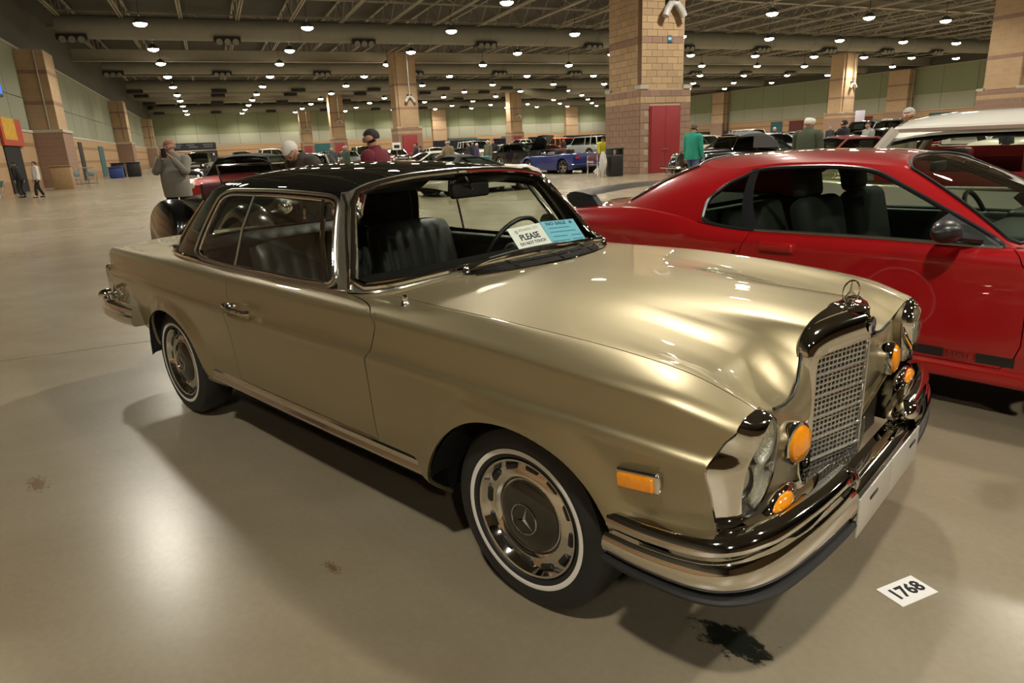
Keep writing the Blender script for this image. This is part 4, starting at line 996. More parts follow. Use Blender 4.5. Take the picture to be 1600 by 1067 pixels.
# ---- wheels
WW = mat('whitewall', (.74, .72, .66), rough=.6)
CAPB = mat('hubcap_black_brown', (.012, .010, .007), rough=.18, coat=1.)
def make_wheel():
    """wheel in its own frame: axle along y, outer face towards -y, centre at origin"""
    tb = MB(); tb.lathe([(.215, .070), (.225, .085), (.262, .093), (.300, .080), (.318, .055), (.322, .0), (.318, -.055), (.302, -.080), (.262, -.0935), (.245, -.0935), (.243, -.0925), (.2405, -.0935), (.224, -.0925), (.222, -.0915), (.212, -.088), (.205, -.072), (.203, .06)], (0, 0, 0), 'Y', 72, mis=[0]*10+[0, 1, 0, 0, 0, 0])
    ty = tb.mesh('tyre', [RUBBER, WW], 30)
    rb = MB(); rb.lathe([(.204, -.066), (.207, -.078), (.203, -.086), (.196, -.084), (.188, -.070), (.180, -.058), (.168, -.062), (.150, -.070), (.140, -.072), (.132, -.066), (.126, -.058), (.122, -.060)], (0, 0, 0), 'Y', 72)
    rim = rb.mesh('wheel_cover', CHROME, 40)
    cb = MB(); cb.lathe([(.124, -.056), (.121, -.068), (.105, -.078), (.070, -.085), (.035, -.088), (0, -.089)], (0, 0, 0), 'Y', 56); cap = cb.mesh('hubcap', CAPB, 40)
    sb = MB(); sb.rbox((.172, -.0625, 0), (.020, .012, .050), .0085, 2); sl = sb.mesh('vent_slot', BLACK, 30)
    eb = MB(); eb.tube([(.052*math.cos(a), -.0885, .052*math.sin(a)) for a in np.linspace(0, 2*PI, 41)[:-1]], .0022, 6, closed=True)
    P = star3(.050, .0075, 0); M = basis((1, 0, 0), (0, 0, 1))
    n = len(P); vs = [M @ Vector((x, y, 0))+Vector((0, -.0865, 0)) for x, y in P]+[Vector((0, -.096, 0))]
    eb.add(vs, [(i, (i+1) % n, n) for i in range(n)]); em = eb.mesh('emblem', CHROME, 20)
    bb = MB(); bb.cyl((0, -.05, 0), (0, .06, 0), .198, n=32); bk = bb.mesh('brake_drum', DARK, 30)
    return ty, rim, cap, sl, em, bk
WM = make_wheel()
for i, (x, s, ang) in enumerate(((0, -1, 14), (-2.75+.02, -1, -20), (0, 1, 5), (-2.73, 1, 0))):
    rot = (0, R_(ang), 0) if s < 0 else (0, R_(ang), PI)
    wy = s*.735 if x > -1 else s*.715
    ty = share('wheel', WM[0], car, (x+.005, wy, .321), (rot[0], rot[1], 0) if s < 0 else (0, 0, PI))
    for nm, me in zip(('wheel_cover', 'hubcap', 'vent_slot', 'emblem', 'brake_drum'), WM[1:]):
        if nm != 'vent_slot': share(nm, me, ty)
        elif s < 0:
            for k in range(12): share(nm, me, ty, (0, 0, 0), (0, -2*PI*k/12-.13, 0))

# ---- interior
def seat_back(parent, name, c, w_, h, th, tilt, pleats, face):
    """pleated squab; face=+1 faces forward"""
    mb = MB(); rows = []; ny, nz = pleats*6+1, 14
    for side in (1, -1):
        rr = []
        for j in range(nz+1):
            t = j/nz; row = []
            for i in range(ny):
                q = i/(ny-1)*2-1; edge = (1-abs(q)**6)**.4*(1-abs(t*2-1)**8*.8 if t > .5 else 1)**.5
                pl = .010*abs(math.sin(i/6*PI)) if abs(q) < .82 and t < .9 else .008
                d = th/2*edge+pl*edge
                x = side*d*face+(t*h)*math.tan(tilt)*-face
                row.append((c[0]+x, c[1]+q*w_/2*(1-.06*t**3), c[2]+t*h*(1-.05*abs(q)**4)))
            rr.append(row)
        mb.grid(rr)
    mb.v = mb.v; return obj(name, mb, LEATHER, parent, smooth=60)
for s in (-1, 1):
    sb = seat_back(car, 'front_seat_back', (-1.83, s*.36, .56), .62, .50, .15, R_(14), 7, 1)
    mb = MB(); mb.rbox((-1.52, s*.36, .53), (.56, .60, .17), .06, 3); obj('seat_cushion', mb, LEATHER, car)
seat_back(car, 'rear_seat_back', (-2.60, 0, .56), 1.22, .47, .17, R_(18), 10, 1)
mb = MB(); mb.rbox((-2.36, 0, .53), (.46, 1.2, .17), .06, 3); obj('rear_seat_cushion', mb, LEATHER, car)
mb = MB(); mb.box((-2.86, 0, .955), (.42, 1.2, .02)); obj('parcel_shelf', mb, CARPET, car)
mb = MB(); mb.box((-1.75, 0, .38), (2.3, 1.4, .04)); obj('cabin_floor', mb, CARPET, car)
for s in (-1, 1):
    mb = MB(); mb.box((-1.65, s*.735, .70), (1.75, .05, .46)); mb.rbox((-1.65, s*.72, .925), (1.7, .07, .05), .02); obj('door_card', mb, LEATHER, car)
mb = MB(); rows = []
for y in np.linspace(-.70, .70, 15):
    rows.append([(x-.06*(abs(y)/.7)**2, y, z) for x, z in ((-.75, .962), (-.83, .975), (-.93, .985), (-1.0, .975), (-1.02, .94), (-1.0, .90), (-.98, .72))])
mb.grid(rows); obj('dashboard', mb, mat('dash_black', (.006, .006, .006), rough=.8, spec=.05), car)
mb = MB(); mb.tube([(-.78-.10*(abs(y)/.72)**3, y, .972-.004*(abs(y)/.7)) for y in np.linspace(-.72, .72, 24)], .010, 6); mb.box((-1.022, 0, .93), (.012, 1.36, .035)); obj('wood_trim', mb, WOOD, car)
mb = MB(); C_ = Vector((-1.13, .40, .925)); ex = Vector((0, 1, 0)); ey = Vector((.42, 0, .90)).normalized()
mb.tube([C_+ex*.20*math.cos(a)+ey*.20*math.sin(a) for a in np.linspace(0, 2*PI, 41)[:-1]], .012, 8, closed=True)
for a in (0.1, PI-.1, -PI/2): mb.tube([C_, C_+ex*.2*math.cos(a)+ey*.2*math.sin(a)], .010, 6)
mb.cyl(C_, C_+Vector((.2, 0, -.09)), .03, n=12); mb.sphere(C_, .05); obj('steering_wheel', mb, BLACK, car)
mb = MB(); mb.rbox((-1.165, .14, 1.268), (.03, .255, .075), .014, 3); mi = obj('rearview_mirror', mb, BLACK, car)
mb = MB(); mb.tube(smooth_path([(-1.155, .15, 1.27), (-1.13, .10, 1.31), (-1.14, .08, 1.355)], 4), .006, 6); obj('mirror_stem', mb, CHROME, mi)
mb = MB(); mb.rbox((-1.21, .29, 1.315), (.02, .36, .09), .008, M=Matrix.Rotation(R_(62), 3, 'Y')); obj('sun_visor', mb, BLACK, car)
mb = MB(); mb.rbox((-1.21, -.29, 1.315), (.02, .36, .09), .008, M=Matrix.Rotation(R_(62), 3, 'Y')); obj('sun_visor', mb, BLACK, car)
mb = MB(); mb.lathe([(0, .03), (.03, .028), (.048, .01), (.05, -.01), (.03, -.03), (0, -.035)], (0, 0, 0), 'X', 18); mb.v = [tuple(Matrix.Rotation(PI, 3, 'Z') @ Vector(p)+Vector((-1.31, .895, 1.02))) for p in mb.v]; mb.cyl((-1.31, .83, .94), (-1.31, .89, 1.0), .008, n=8); obj('door_mirror', mb, CHROME, car)
# ================================================================== the red coupe beside it
RED = paint('bright_red_paint', (.41, .005, .008), rough=.3)
SATINBLK = mat('satin_black_trim', (.018, .018, .02), rough=.32)
DGREY = mat('dark_grey_trim', (.03, .03, .035), rough=.45)
mus = thing('sports_coupe', 'bright red two-door sports coupe with black rear wing and tinted windows', 'car', (1.44151, 2.60959, 0), -.083976)
MX = [-3.74, -3.66, -3.5, -3.2, -2.8, -2.45, -2.2, -1.9, -1.2, -.5, 0, .5, .85, .96]
_m = lambda a: pchip(MX, a)
mJw = _m([.58, .66, .72, .765, .805, .838, .85, .853, .855, .85, .80, .74, .60, .50]); mJz = _m([.90, .935, .955, .978, .992, .962, .912, .890, .893, .882, .87, .81, .70, .62])
mSw = _m([.66, .75, .81, .865, .90, .906, .905, .904, .904, .904, .90, .88, .76, .62])
MK = np.array([0, .10, .15, .20, .26, .31, .56, .75, .82, .89, .94, 1.02, 1.25, 1.5, 1.85])
def mus_fn(u, v):
    jw, jz, sw = mJw(u), mJz(u), mSw(u); n = len(u); o = np.ones(n)
    end = np.clip((u+3.74)/.5, 0, 1); bz = .20+.14*(1-end)
    hz = jz*.25+.80*.75
    W = [sw-.10, sw-.022, sw-.018, sw-.03, sw-.022, sw-.008, sw-.001, sw+.001, sw-.004, jw*.35+(sw-.004)*.65, jw+.018, jw]
    Z = [bz-.03, bz+.005, bz+.05, bz+.085, bz+.13, bz+.18, .60*o, .795*o*np.minimum(1, jz/.87), (.795*.7+.3*jz), (.795*.35+.65*jz), jz-.018, jz]
    Z = [np.minimum(z, jz-.001*(12-k)) for k, z in enumerate(Z)]
    for tw, dz in ((.66, .012), (.35, .022), (0., .028)): W.append(jw*tw if tw else 0*o); Z.append(jz+dz)
    W = np.stack(W, 1); Z = np.stack(Z, 1)
    return np.stack([u, pchip_rows(MK, W, v), pchip_rows(MK, Z, v)], 1)
ML = Loft(mus_fn); MVJ, MVR = 1.02, 1.85
def mvz(x, z):
    q = np.linspace(0, MVJ, 300); p = ML.P(np.full(300, x), q); return float(np.interp(z, p[:, 2], q))
def mvw(x, w_):
    q = np.linspace(.94, MVR, 300); p = ML.P(np.full(300, x), q); return float(np.interp(-w_, -p[:, 1], q))
def arch(cx_, r, cz): return [(cx_+r*math.cos(a), mvz(cx_+r*math.cos(a), cz+r*math.sin(a))) for a in np.linspace(PI*1.08, -PI*.08, 30)]
a1 = arch(0, .365, .32); a2 = arch(-2.573, .365, .32)
a1 = [(a1[0][0], 0)]+a1+[(a1[-1][0], 0)]; a2 = [(a2[0][0], 0)]+a2+[(a2[-1][0], 0)]
door = [(-.50, MVJ+.03), (-.43, mvz(-.43, .80)), (-.40, mvz(-.40, .60)), (-.395, mvz(-.395, .42)), (-.42, mvz(-.42, .335)), (-.47, mvz(-.47, .285)), (-1.80, mvz(-1.8, .285)), (-1.90, mvz(-1.9, .34)), (-1.93, mvz(-1.93, .60)), (-1.91, mvz(-1.91, .76)), (-1.872, mvz(-1.872, .86)), (-1.868, MVJ+.03)]
mcab = [(-.28, MVR), (-.31, mvw(-.31, .35)), (-.41, mvw(-.41, .66)), (-.50, mvw(-.5, .80)), (-.62, MVJ+.012), (-1.2, MVJ+.012), (-1.8, MVJ+.012), (-2.3, MVJ+.012), (-2.5, MVJ+.012), (-2.75, mvw(-2.75, .78)), (-2.95, mvw(-2.95, .69)), (-3.08, mvw(-3.08, .48)), (-3.14, MVR)]
gaps = [strip(resample(door, .03, False), .005), strip([(-.42, MVJ-.05), (0, MVJ), (.80, MVJ)], .005), strip([(-3.2, MVR), (-3.18, mvw(-3.18, .66)), (-3.5, mvw(-3.5, .64)), (-3.70, mvw(-3.70, .55))], .005)]
uv, tr = ML.cut(-3.74, .96, 0, MVR, .04, .025, [(a1, False), (a2, False), (mcab, False)]+[(g, True) for g in gaps], .025)
c = uv[tr].mean(1); cx, cv = c[:, 0], c[:, 1]
drop = inpoly(cx, cv, a1) | inpoly(cx, cv, a2) | inpoly(cx, cv, mcab)
for g in gaps: drop |= inpoly(cx, cv, g)
idr = inpoly(cx, cv, door) & ~drop
ihd = (cx > -.5) & (cv > MVJ-.02) & (cx > -.42+(-.0)) & (cv > np.interp(cx, [-.42, 0], [MVJ-.05, MVJ])) & ~drop & ~idr
iff = (cx > -.6) & ~drop & ~idr & ~ihd
irq = ~drop & ~idr & ~ihd & ~iff
symm = lambda a, b: a[1] > MVR-1e-4 and b[1] > MVR-1e-4
for mir in (False, True):
    emit('door', ML, uv, tr[idr], RED, mus, sgnn=-1, mirror=mir); emit('front_fender', ML, uv, tr[iff], RED, mus, sgnn=-1, mirror=mir)
    emit('rear_quarter', ML, uv, tr[irq], RED, mus, sgnn=-1, mirror=mir, skip=symm)
emit('hood', ML, uv, tr[ihd], RED, mus, sgnn=-1, both=True, skip=symm)
mb = MB()
for s in (-1, 1):
    for x0, x1, v0 in ((-2.18, -.38, .2), (-.6, .6, .80), (-3.3, -2.0, .80), (-3.68, -2.98, .2)):
        rows = []
        for x in np.linspace(x0, x1, 14):
            p = ML.P(np.full(10, x), np.linspace(v0, MVJ-.06, 10)); rows.append([(a, (b-.035)*s, z) for a, b, z in p])
        mb.grid(rows)
    for cx_ in (0, -2.573):
        rows = [[(cx_+.38*math.cos(a), s*y, .32+.38*math.sin(a)) for y in (.87, .5)] for a in np.linspace(0, PI, 16)]; mb.grid(rows)
        mb.add([(cx_-.38, s*.5, .1), (cx_+.38, s*.5, .1), (cx_+.38, s*.5, .7), (cx_-.38, s*.5, .7)], [(0, 1, 2, 3)])
mb.box((-1.3, 0, .22), (4.0, 1.0, .14)); mb.box((-1.28, 0, .24), (1.7, 1.62, .12)); obj('underbody', mb, DARK, mus)
for x in (-3.74, .96):
    mb = MB(); p = ML.P(np.full(40, x), np.linspace(.02, MVR, 40)); d = -1 if x < 0 else 1; rows = []
    for k in (1., .7, .35, 0.): rows.append([(x+d*.05*(1-k), -b*k, .55+(z-.55)*k) for a, b, z in p]+[(x+d*.05*(1-k), b*k, .55+(z-.55)*k) for a, b, z in p[::-1]])
    mb.grid(rows); obj('rear_bumper' if x < 0 else 'front_bumper', mb, RED, mus)
# cabin
mB = [(-.28, 0, .93), (-.30, .35, .925), (-.40, .66, .908), (-.46, .76, .893), (-.50, .82, .880), (-.62, .845, .883), (-1.2, .853, .893), (-1.8, .852, .890), (-2.3, .842, .93), (-2.5, .83, .965), (-2.75, .79, .995), (-2.95, .70, 1.0), (-3.08, .5, 1.01), (-3.15, 0, 1.02)]
mR = [(-1.20, 0, 1.322), (-1.19, .25, 1.315), (-1.15, .45, 1.295), (-1.12, .53, 1.278), (-1.11, .57, 1.264), (-1.22, .60, 1.274), (-1.5, .612, 1.294), (-1.75, .61, 1.292), (-2.05, .595, 1.266), (-2.15, .585, 1.255), (-2.28, .56, 1.253), (-2.40, .50, 1.27), (-2.48, .35, 1.302), (-2.5, 0, 1.328)]
_mb = [pchip(TB, [p[i] for p in mB]) for i in range(3)]; _mr = [pchip(TB, [p[i] for p in mR]) for i in range(3)]
def mring(u, v):
    b = np.stack([f(u) for f in _mb], 1); r = np.stack([f(u) for f in _mr], 1); p = b+(r-b)*v[:, None]; k = 4*v*(1-v); side = np.clip((u-.9)/.2, 0, 1)*np.clip((2.4-u)/.3, 0, 1)
    p[:, 1] += .022*k*side; p[:, 2] += .035*k*(1-side)
    return p
MR = Loft(mring)
mWS = [(0, .02), (.75, .02), (.93, .03), (.965, .08), (.965, .94), (.9, .965), (0, .97)]
DLO = rnd([(1.02, .015), (1.40, .008), (1.86, .012), (1.925, .42), (1.91, .72), (1.80, .925), (1.45, .945), (1.22, .92), (1.12, .55)], 5, .08)
mBG = [(3.0, .04), (2.5, .04), (2.36, .06), (2.33, .2), (2.36, .9), (2.5, .96), (3.0, .965)]
uv, tr = MR.cut(0, 3, 0, 1, .05, .06, [(mWS, False), (DLO, True), (mBG, False)], .03)
c = uv[tr].mean(1); iw = inpoly(c[:, 0], c[:, 1], mWS+[(-.1, .97), (-.1, .02)]); id_ = inpoly(c[:, 0], c[:, 1], DLO); ib = inpoly(c[:, 0], c[:, 1], mBG+[(3.1, .965), (3.1, .04)])
emit('windshield', MR, uv, tr[iw], GLASS_TINT, mus, both=True, flange=0); emit('rear_window', MR, uv, tr[ib], GLASS_TINT, mus, both=True, flange=0)
GLASS_CAR = glass('green_tint_glass', (.66, .76, .68))
for s in (-1, 1): emit('side_window', MR, uv, tr[id_], GLASS_CAR, mus, mirror=s > 0, flange=0)
emit('cabin_pillars', MR, uv, tr[~(iw | id_ | ib)], RED, mus, both=True, flange=.03, skip=lambda a, b: (a[0] < 1e-4 and b[0] < 1e-4) or (a[0] > 2.9999 and b[0] > 2.9999))
def mp(t, v, off=0., s=-1):
    p = MR.P([t], [v])[0]; n = MR.N(np.array([t]), np.array([v]), 1)[0]; q = p+n*off; return Vector((q[0], q[1]*s, q[2]))
for s in (-1, 1):
    mb = MB(); mb.tube([mp(t, v, -.004, s) for t, v in resample(DLO, .05, True)], .013, 6, closed=True); obj('window_seal', mb, SATINBLK, mus)
    mb = MB(); rows = [[mp(1.655+.195*v, v, .004, s), mp(1.62+.195*v, v, .006, s), mp(1.60+.195*v, v, .004, s)] for v in np.linspace(.0, .94, 8)]; mb.grid(rows); obj('window_divider', mb, SATINBLK, mus)
    mb = MB(); mb.tube([mp(t, .012, .004, s) for t in np.linspace(1.06, 1.62, 14)], .010, 6); obj('belt_molding', mb, CHROME_DULL, mus)
    mb = MB(); tri = [mp(1.02, .012, .006, s), mp(1.235, .012, .006, s), mp(1.215, .25, .006, s), mp(1.075, .42, .006, s)]; mb.add(tri, [(0, 1, 2, 3)]); mb.add([p+Vector((0, -s*.02, 0)) for p in tri], [(0, 1, 2, 3)]); obj('mirror_sail', mb, DGREY, mus)
    mb = MB(); rows = []
    for k in range(13):
        t = k/12; a = PI*t; r = math.sin(a)**.5 if 0 < t < 1 else .02
        rows.append([(-.765+.085*r*math.cos(q)*(1.0 if math.cos(q) > 0 else .55), s*(.875+.26*t), .962+.02*t+.058*r*math.sin(q)) for q in np.linspace(0, 2*PI, 17)[:-1]])
    mb.grid(rows, closev=True); mb.tube([(-.64, s*.84, .925), (-.70, s*.90, .935), (-.74, s*.95, .945)], [.03, .024, .02], 8); obj('door_mirror', mb, SATINBLK, mus)
    mb = MB(); mb.rbox((-1.665, s*.912, .806), (.205, .03, .055), .013, 3); mb.rbox((-1.665, s*.905, .806), (.225, .02, .066), .013, 2); obj('door_handle', mb, RED, mus)
    mb = MB()
    rows = [[(x, s*(.900+o*(x+2.25)/.32), z) for z, o in ((.775, .0), (.768, .028), (.74, .036), (.715, .030), (.70, .0))] for x in np.linspace(-2.25, -1.945, 8)]; mb.grid(rows); sc_ = obj('side_scoop', mb, RED, mus)
    mb = MB(); mb.box((-1.947, s*.915, .737), (.004, .028, .06)); obj('scoop_opening', mb, BLACK, sc_)
    # stripe along the rocker with lettering knocked out of it
    mb = MB()
    for xa, xb in ((-2.15, -.72), (-.575, -.41)):
        rows = []
        for x in np.linspace(xa, xb, 12):
            p = ML.P(np.full(4, x), np.linspace(mvz(x, .30), mvz(x, .352), 4)); rows.append([(a, s*(b+.0015), z) for a, b, z in p])
        mb.grid(rows)
    st = obj('rocker_stripe', mb, SATINBLK, mus)
    if s < 0: text('stripe_lettering', 'MACH 1', .043, mat('stripe_red', (.10, .006, .008), rough=.4), st, basis((1, 0, 0), (0, .12, 1)), (-.648, -.894, .327))
# groove line on the door
for s in (-1, 1):
    mb = MB(); rows = []
    for x in np.linspace(-2.2, -.05, 40): rows.append([(x, s*(.9065 if k == 1 else .902), .802+.004*(k-1)) for k in range(3)])
    mb.grid(rows); obj('door_crease', mb, RED, mus)
# roof
ns = 24; nb = 16; mb = MB(); ss = np.linspace(0, 1, ns); Rs = np.stack([f(1.0+1.3*ss) for f in _mr], 1)
zc = pchip([0, .2, .45, .75, 1], [1.322, 1.349, 1.357, 1.346, 1.328])(ss); xc = -1.2+(-2.5+1.2)*ss; bs = np.linspace(0, 1, nb)
Fr = np.stack([f(bs) for f in _mr], 1); Re = np.stack([f(3.0-.7*bs) for f in _mr], 1); rows = []
for i, a in enumerate(ss):
    row = []
    for j, b in enumerate(bs):
        g = b**2.2; z = zc[i]*(1-g)+Rs[i, 2]*g; z += (1-a)**2.5*(Fr[j, 2]-(zc[0]*(1-g)+Rs[0, 2]*g))+a**2.5*(Re[j, 2]-(zc[-1]*(1-g)+Rs[-1, 2]*g))
        def coon(k, cc, c00, c10): return (1-a)*Fr[j, k]+a*Re[j, k]+(1-b)*cc+b*Rs[i, k]-((1-a)*((1-b)*c00+b*Rs[0, k])+a*((1-b)*c10+b*Rs[-1, k]))
        row.append((coon(0, xc[i], xc[0], xc[-1]), coon(1, 0., 0., 0.), z))
    rows.append([(x, -y, z) for x, y, z in row[::-1]]+[(x, y, z) for x, y, z in row[1:]])
mb.grid(rows); obj('roof', mb, RED, mus, smooth=60)
mb = MB(); mb.grid([[(x, y*.97, z-.03) for x, y, z in r] for r in rows]); obj('headliner', mb, mat('headliner', (.1, .1, .085)), mus)
mb = MB(); l = [mp(t, v, .003, -1) for t, v in resample(mWS, .06, False)]; mb.tube(l[::-1]+[Vector((p.x, -p.y, p.z)) for p in l], .009, 6); obj('windshield_seal', mb, SATINBLK, mus)
mb = MB(); l = [mp(t, v, .003, -1) for t, v in resample(mBG, .06, False)]; mb.tube(l[::-1]+[Vector((p.x, -p.y, p.z)) for p in l], .009, 6); obj('rear_window_seal', mb, SATINBLK, mus)
# rear wing
mb = MB(); rows = []
for y in np.linspace(-.70, .70, 23):
    e = abs(y)/.70; zz = 1.062+.018*(1-e**2); ch = .27 if e < .9 else .25
    rows.append([(-3.56+ch*x-.05*(1-e*e), y, zz+h) for x, h in ((0, .002), (0, .014), (.25, .022), (.6, .016), (1., -.004), (.6, -.012), (.25, -.012))])
mb.grid(rows, closev=True); mb.add(rows[0], [tuple(range(7))]); mb.add(rows[-1], [tuple(range(7))]); wing = obj('rear_wing', mb, SATINBLK, mus)
for s in (-1, 1):
    mb = MB(); rows = []
    for z, x0, x1, w_ in ((.965, -3.50, -3.25, .05), (1.0, -3.54, -3.27, .06), (1.04, -3.565, -3.31, .065), (1.065, -3.57, -3.33, .05)):
        rows.append([(x0, s*(.66-w_), z), ((x0+x1)/2, s*(.66-w_*1.1), z), (x1, s*(.66-w_*.5), z), (x1, s*(.66+w_*.5), z), ((x0+x1)/2, s*(.66+w_*1.1), z), (x0, s*(.66+w_), z)])
    mb.grid(rows, closev=True); mb.add(rows[-1], [tuple(range(6))]); obj('wing_post', mb, SATINBLK, wing)
    mb = MB(); mb.rbox((-3.73, s*.56, .75), (.06, .26, .16), .02); obj('tail_lamp', mb, REDLENS, mus)
    mb = MB(); mb.rbox((.90, s*.56, .62), (.12, .34, .12), .04, 3); obj('headlamp', mb, GLASS_LAMP, mus)
# interior
def bucket(parent, x, y, z, w_=.52):
    mb = MB(); mb.rbox((x, y, z+.32), (.16, w_, .62), .07, 3, M=Matrix.Rotation(R_(-14), 3, 'Y')); mb.rbox((x+.30, y, z), (.52, w_, .16), .06, 3); mb.rbox((x-.13, y, z+.70), (.11, .28, .20), .05, 3, M=Matrix.Rotation(R_(-10), 3, 'Y')); mb.cyl((x-.1, y-.06, z+.55), (x-.12, y-.06, z+.66), .008, n=6)
    return obj('seat', mb, mat('black_cloth', (.022, .023, .024), rough=.7), parent)
for s in (-1, 1): bucket(mus, -1.62, s*.37, .45)
mb = MB(); mb.rbox((-2.38, 0, .74), (.18, 1.15, .46), .07, 3, M=Matrix.Rotation(R_(-20), 3, 'Y')); mb.rbox((-2.1, 0, .52), (.45, 1.15, .15), .06, 3); obj('rear_seat', mb, mat('dark_grey_leather', (.07, .085, .075), rough=.4), mus)
mb = MB(); mb.box((-2.75, 0, .985), (.6, 1.25, .02)); mb.box((-1.6, 0, .34), (2.2, 1.5, .04)); obj('cabin_floor', mb, CARPET, mus)
mb = MB(); mb.rbox((-.52, 0, .87), (.52, 1.5, .12), .05, 3); mb.rbox((-.62, .37, .92), (.3, .42, .09), .04, 3); obj('dashboard', mb, BLACK, mus)
mb = MB(); ex, ey = Vector((0, 1, 0)), Vector((-.4, 0, .9)).normalized(); C_ = Vector((-.95, .37, .88))
mb.tube([C_+ex*.19*math.cos(a)+ey*.19*math.sin(a) for a in np.linspace(0, 2*PI, 33)[:-1]], .015, 8, closed=True); mb.rbox(C_, (.05, .36, .08), .02); mb.cyl(C_, C_+Vector((.25, 0, -.08)), .03, n=10); obj('steering_wheel', mb, BLACK, mus)
for s in (-1, 1):
    mb = MB(); mb.rbox((-1.2, s*.80, .68), (1.5, .06, .42), .03); obj('door_card', mb, BLACK, mus)
mb = MB(); mb.rbox((-1.12, .03, 1.235), (.03, .24, .06), .014, 3); obj('rearview_mirror', mb, BLACK, mus)
def simple_wheel(r=.33, wd=.22, hub=CHROME_DULL, white=False, spokes=5, rim=.215):
    """tyre mesh, cap mesh: axle along y, outer face -y"""
    tb = MB(); h = wd/2
    tb.lathe([(rim, h*.9), (r*.93, h), (r*.985, h*.75), (r, 0), (r*.985, -h*.75), (r*.93, -h), (r*.86, -h*1.02), (r*.80, -h*1.02), (rim, -h*.93), (rim-.01, -h*.5)], (0, 0, 0), 'Y', 28, mis=[0]*6+[1 if white else 0, 0, 0])
    ty = tb.mesh('tyre', [RUBBER, WW], 35)
    cb = MB(); cb.lathe([(rim, -h*.88), (rim*.93, -h*.95), (rim*.88, -h*.6), (rim*.84, -h*.55)], (0, 0, 0), 'Y', 28)
    if spokes:
        for k in range(spokes):
            a = 2*PI*k/spokes; d = Vector((math.cos(a), 0, math.sin(a))); M = basis(d, (0, 1, 0)); q = MB(); q.box((0, 0, 0), (rim*.85, .03, .055)); cb.add([M @ Vector(p)+d*rim*.5+Vector((0, -h*.72, 0)) for p in q.v], q.f)
        cb.cyl((0, -h*.85, 0), (0, -h*.3, 0), .055, n=14)
    else: cb.lathe([(rim*.86, -h*.6), (rim*.6, -h*.8), (rim*.45, -h*.98), (0, -h*1.05)], (0, 0, 0), 'Y', 28)
    cb.cyl((0, -h*.3, 0), (0, h*.6, 0), rim*.86, n=20, mi=1)
    return ty, cb.mesh('wheel_cap', [hub, DARK], 35)
def put_wheels(root, meshes, xs, y, r):
    for x in xs:
        for s in (-1, 1):
            t = share('wheel', meshes[0], root, (x, s*y, r), (0, 0, 0 if s < 0 else PI)); share('wheel_cap', meshes[1], t)
WH_ALLOY = simple_wheel(.325, .24, CHROME_DULL, False, 5, .225)
put_wheels(mus, WH_ALLOY, (0, -2.573), .775, .325)
# ================================================================== the other cars
WH_STEEL = simple_wheel(.33, .20, CHROME, True, 0, .205); WH_SPORT = simple_wheel(.33, .25, CHROME, False, 6, .235); WH_BIG = simple_wheel(.39, .26, CHROME_DULL, False, 6, .25)
SEATDK = mat('dark_seat', (.02, .018, .016), rough=.6); REDTRIM = mat('red_trim', (.30, .02, .022), rough=.5)
PAINTS = dict(black=paint('black_paint', (.006, .006, .006), rough=.2), white=paint('white_paint', (.66, .64, .58)), silver=paint('silver_paint', (.42, .44, .46), .5), maroon=paint('maroon_paint', (.16, .012, .012)), orange=paint('orange_paint', (.62, .10, .02)), blue=paint('blue_paint', (.008, .022, .15), .2), red=paint('plain_red_paint', (.40, .015, .015)), yellow=paint('yellow_paint', (.70, .42, .02)), green=paint('dark_green_paint', (.03, .05, .035), .3), cream=paint('cream_paint', (.62, .58, .44)), grey=paint('grey_paint', (.16, .165, .16), .4), bronze=paint('bronze_paint', (.10, .075, .03), .5))
CANVAS = mat('grey_canvas_top', (.085, .085, .082), rough=.85, noise=(20, .15)); CANVASB = mat('black_canvas_top', (.014, .014, .015), rough=.8)
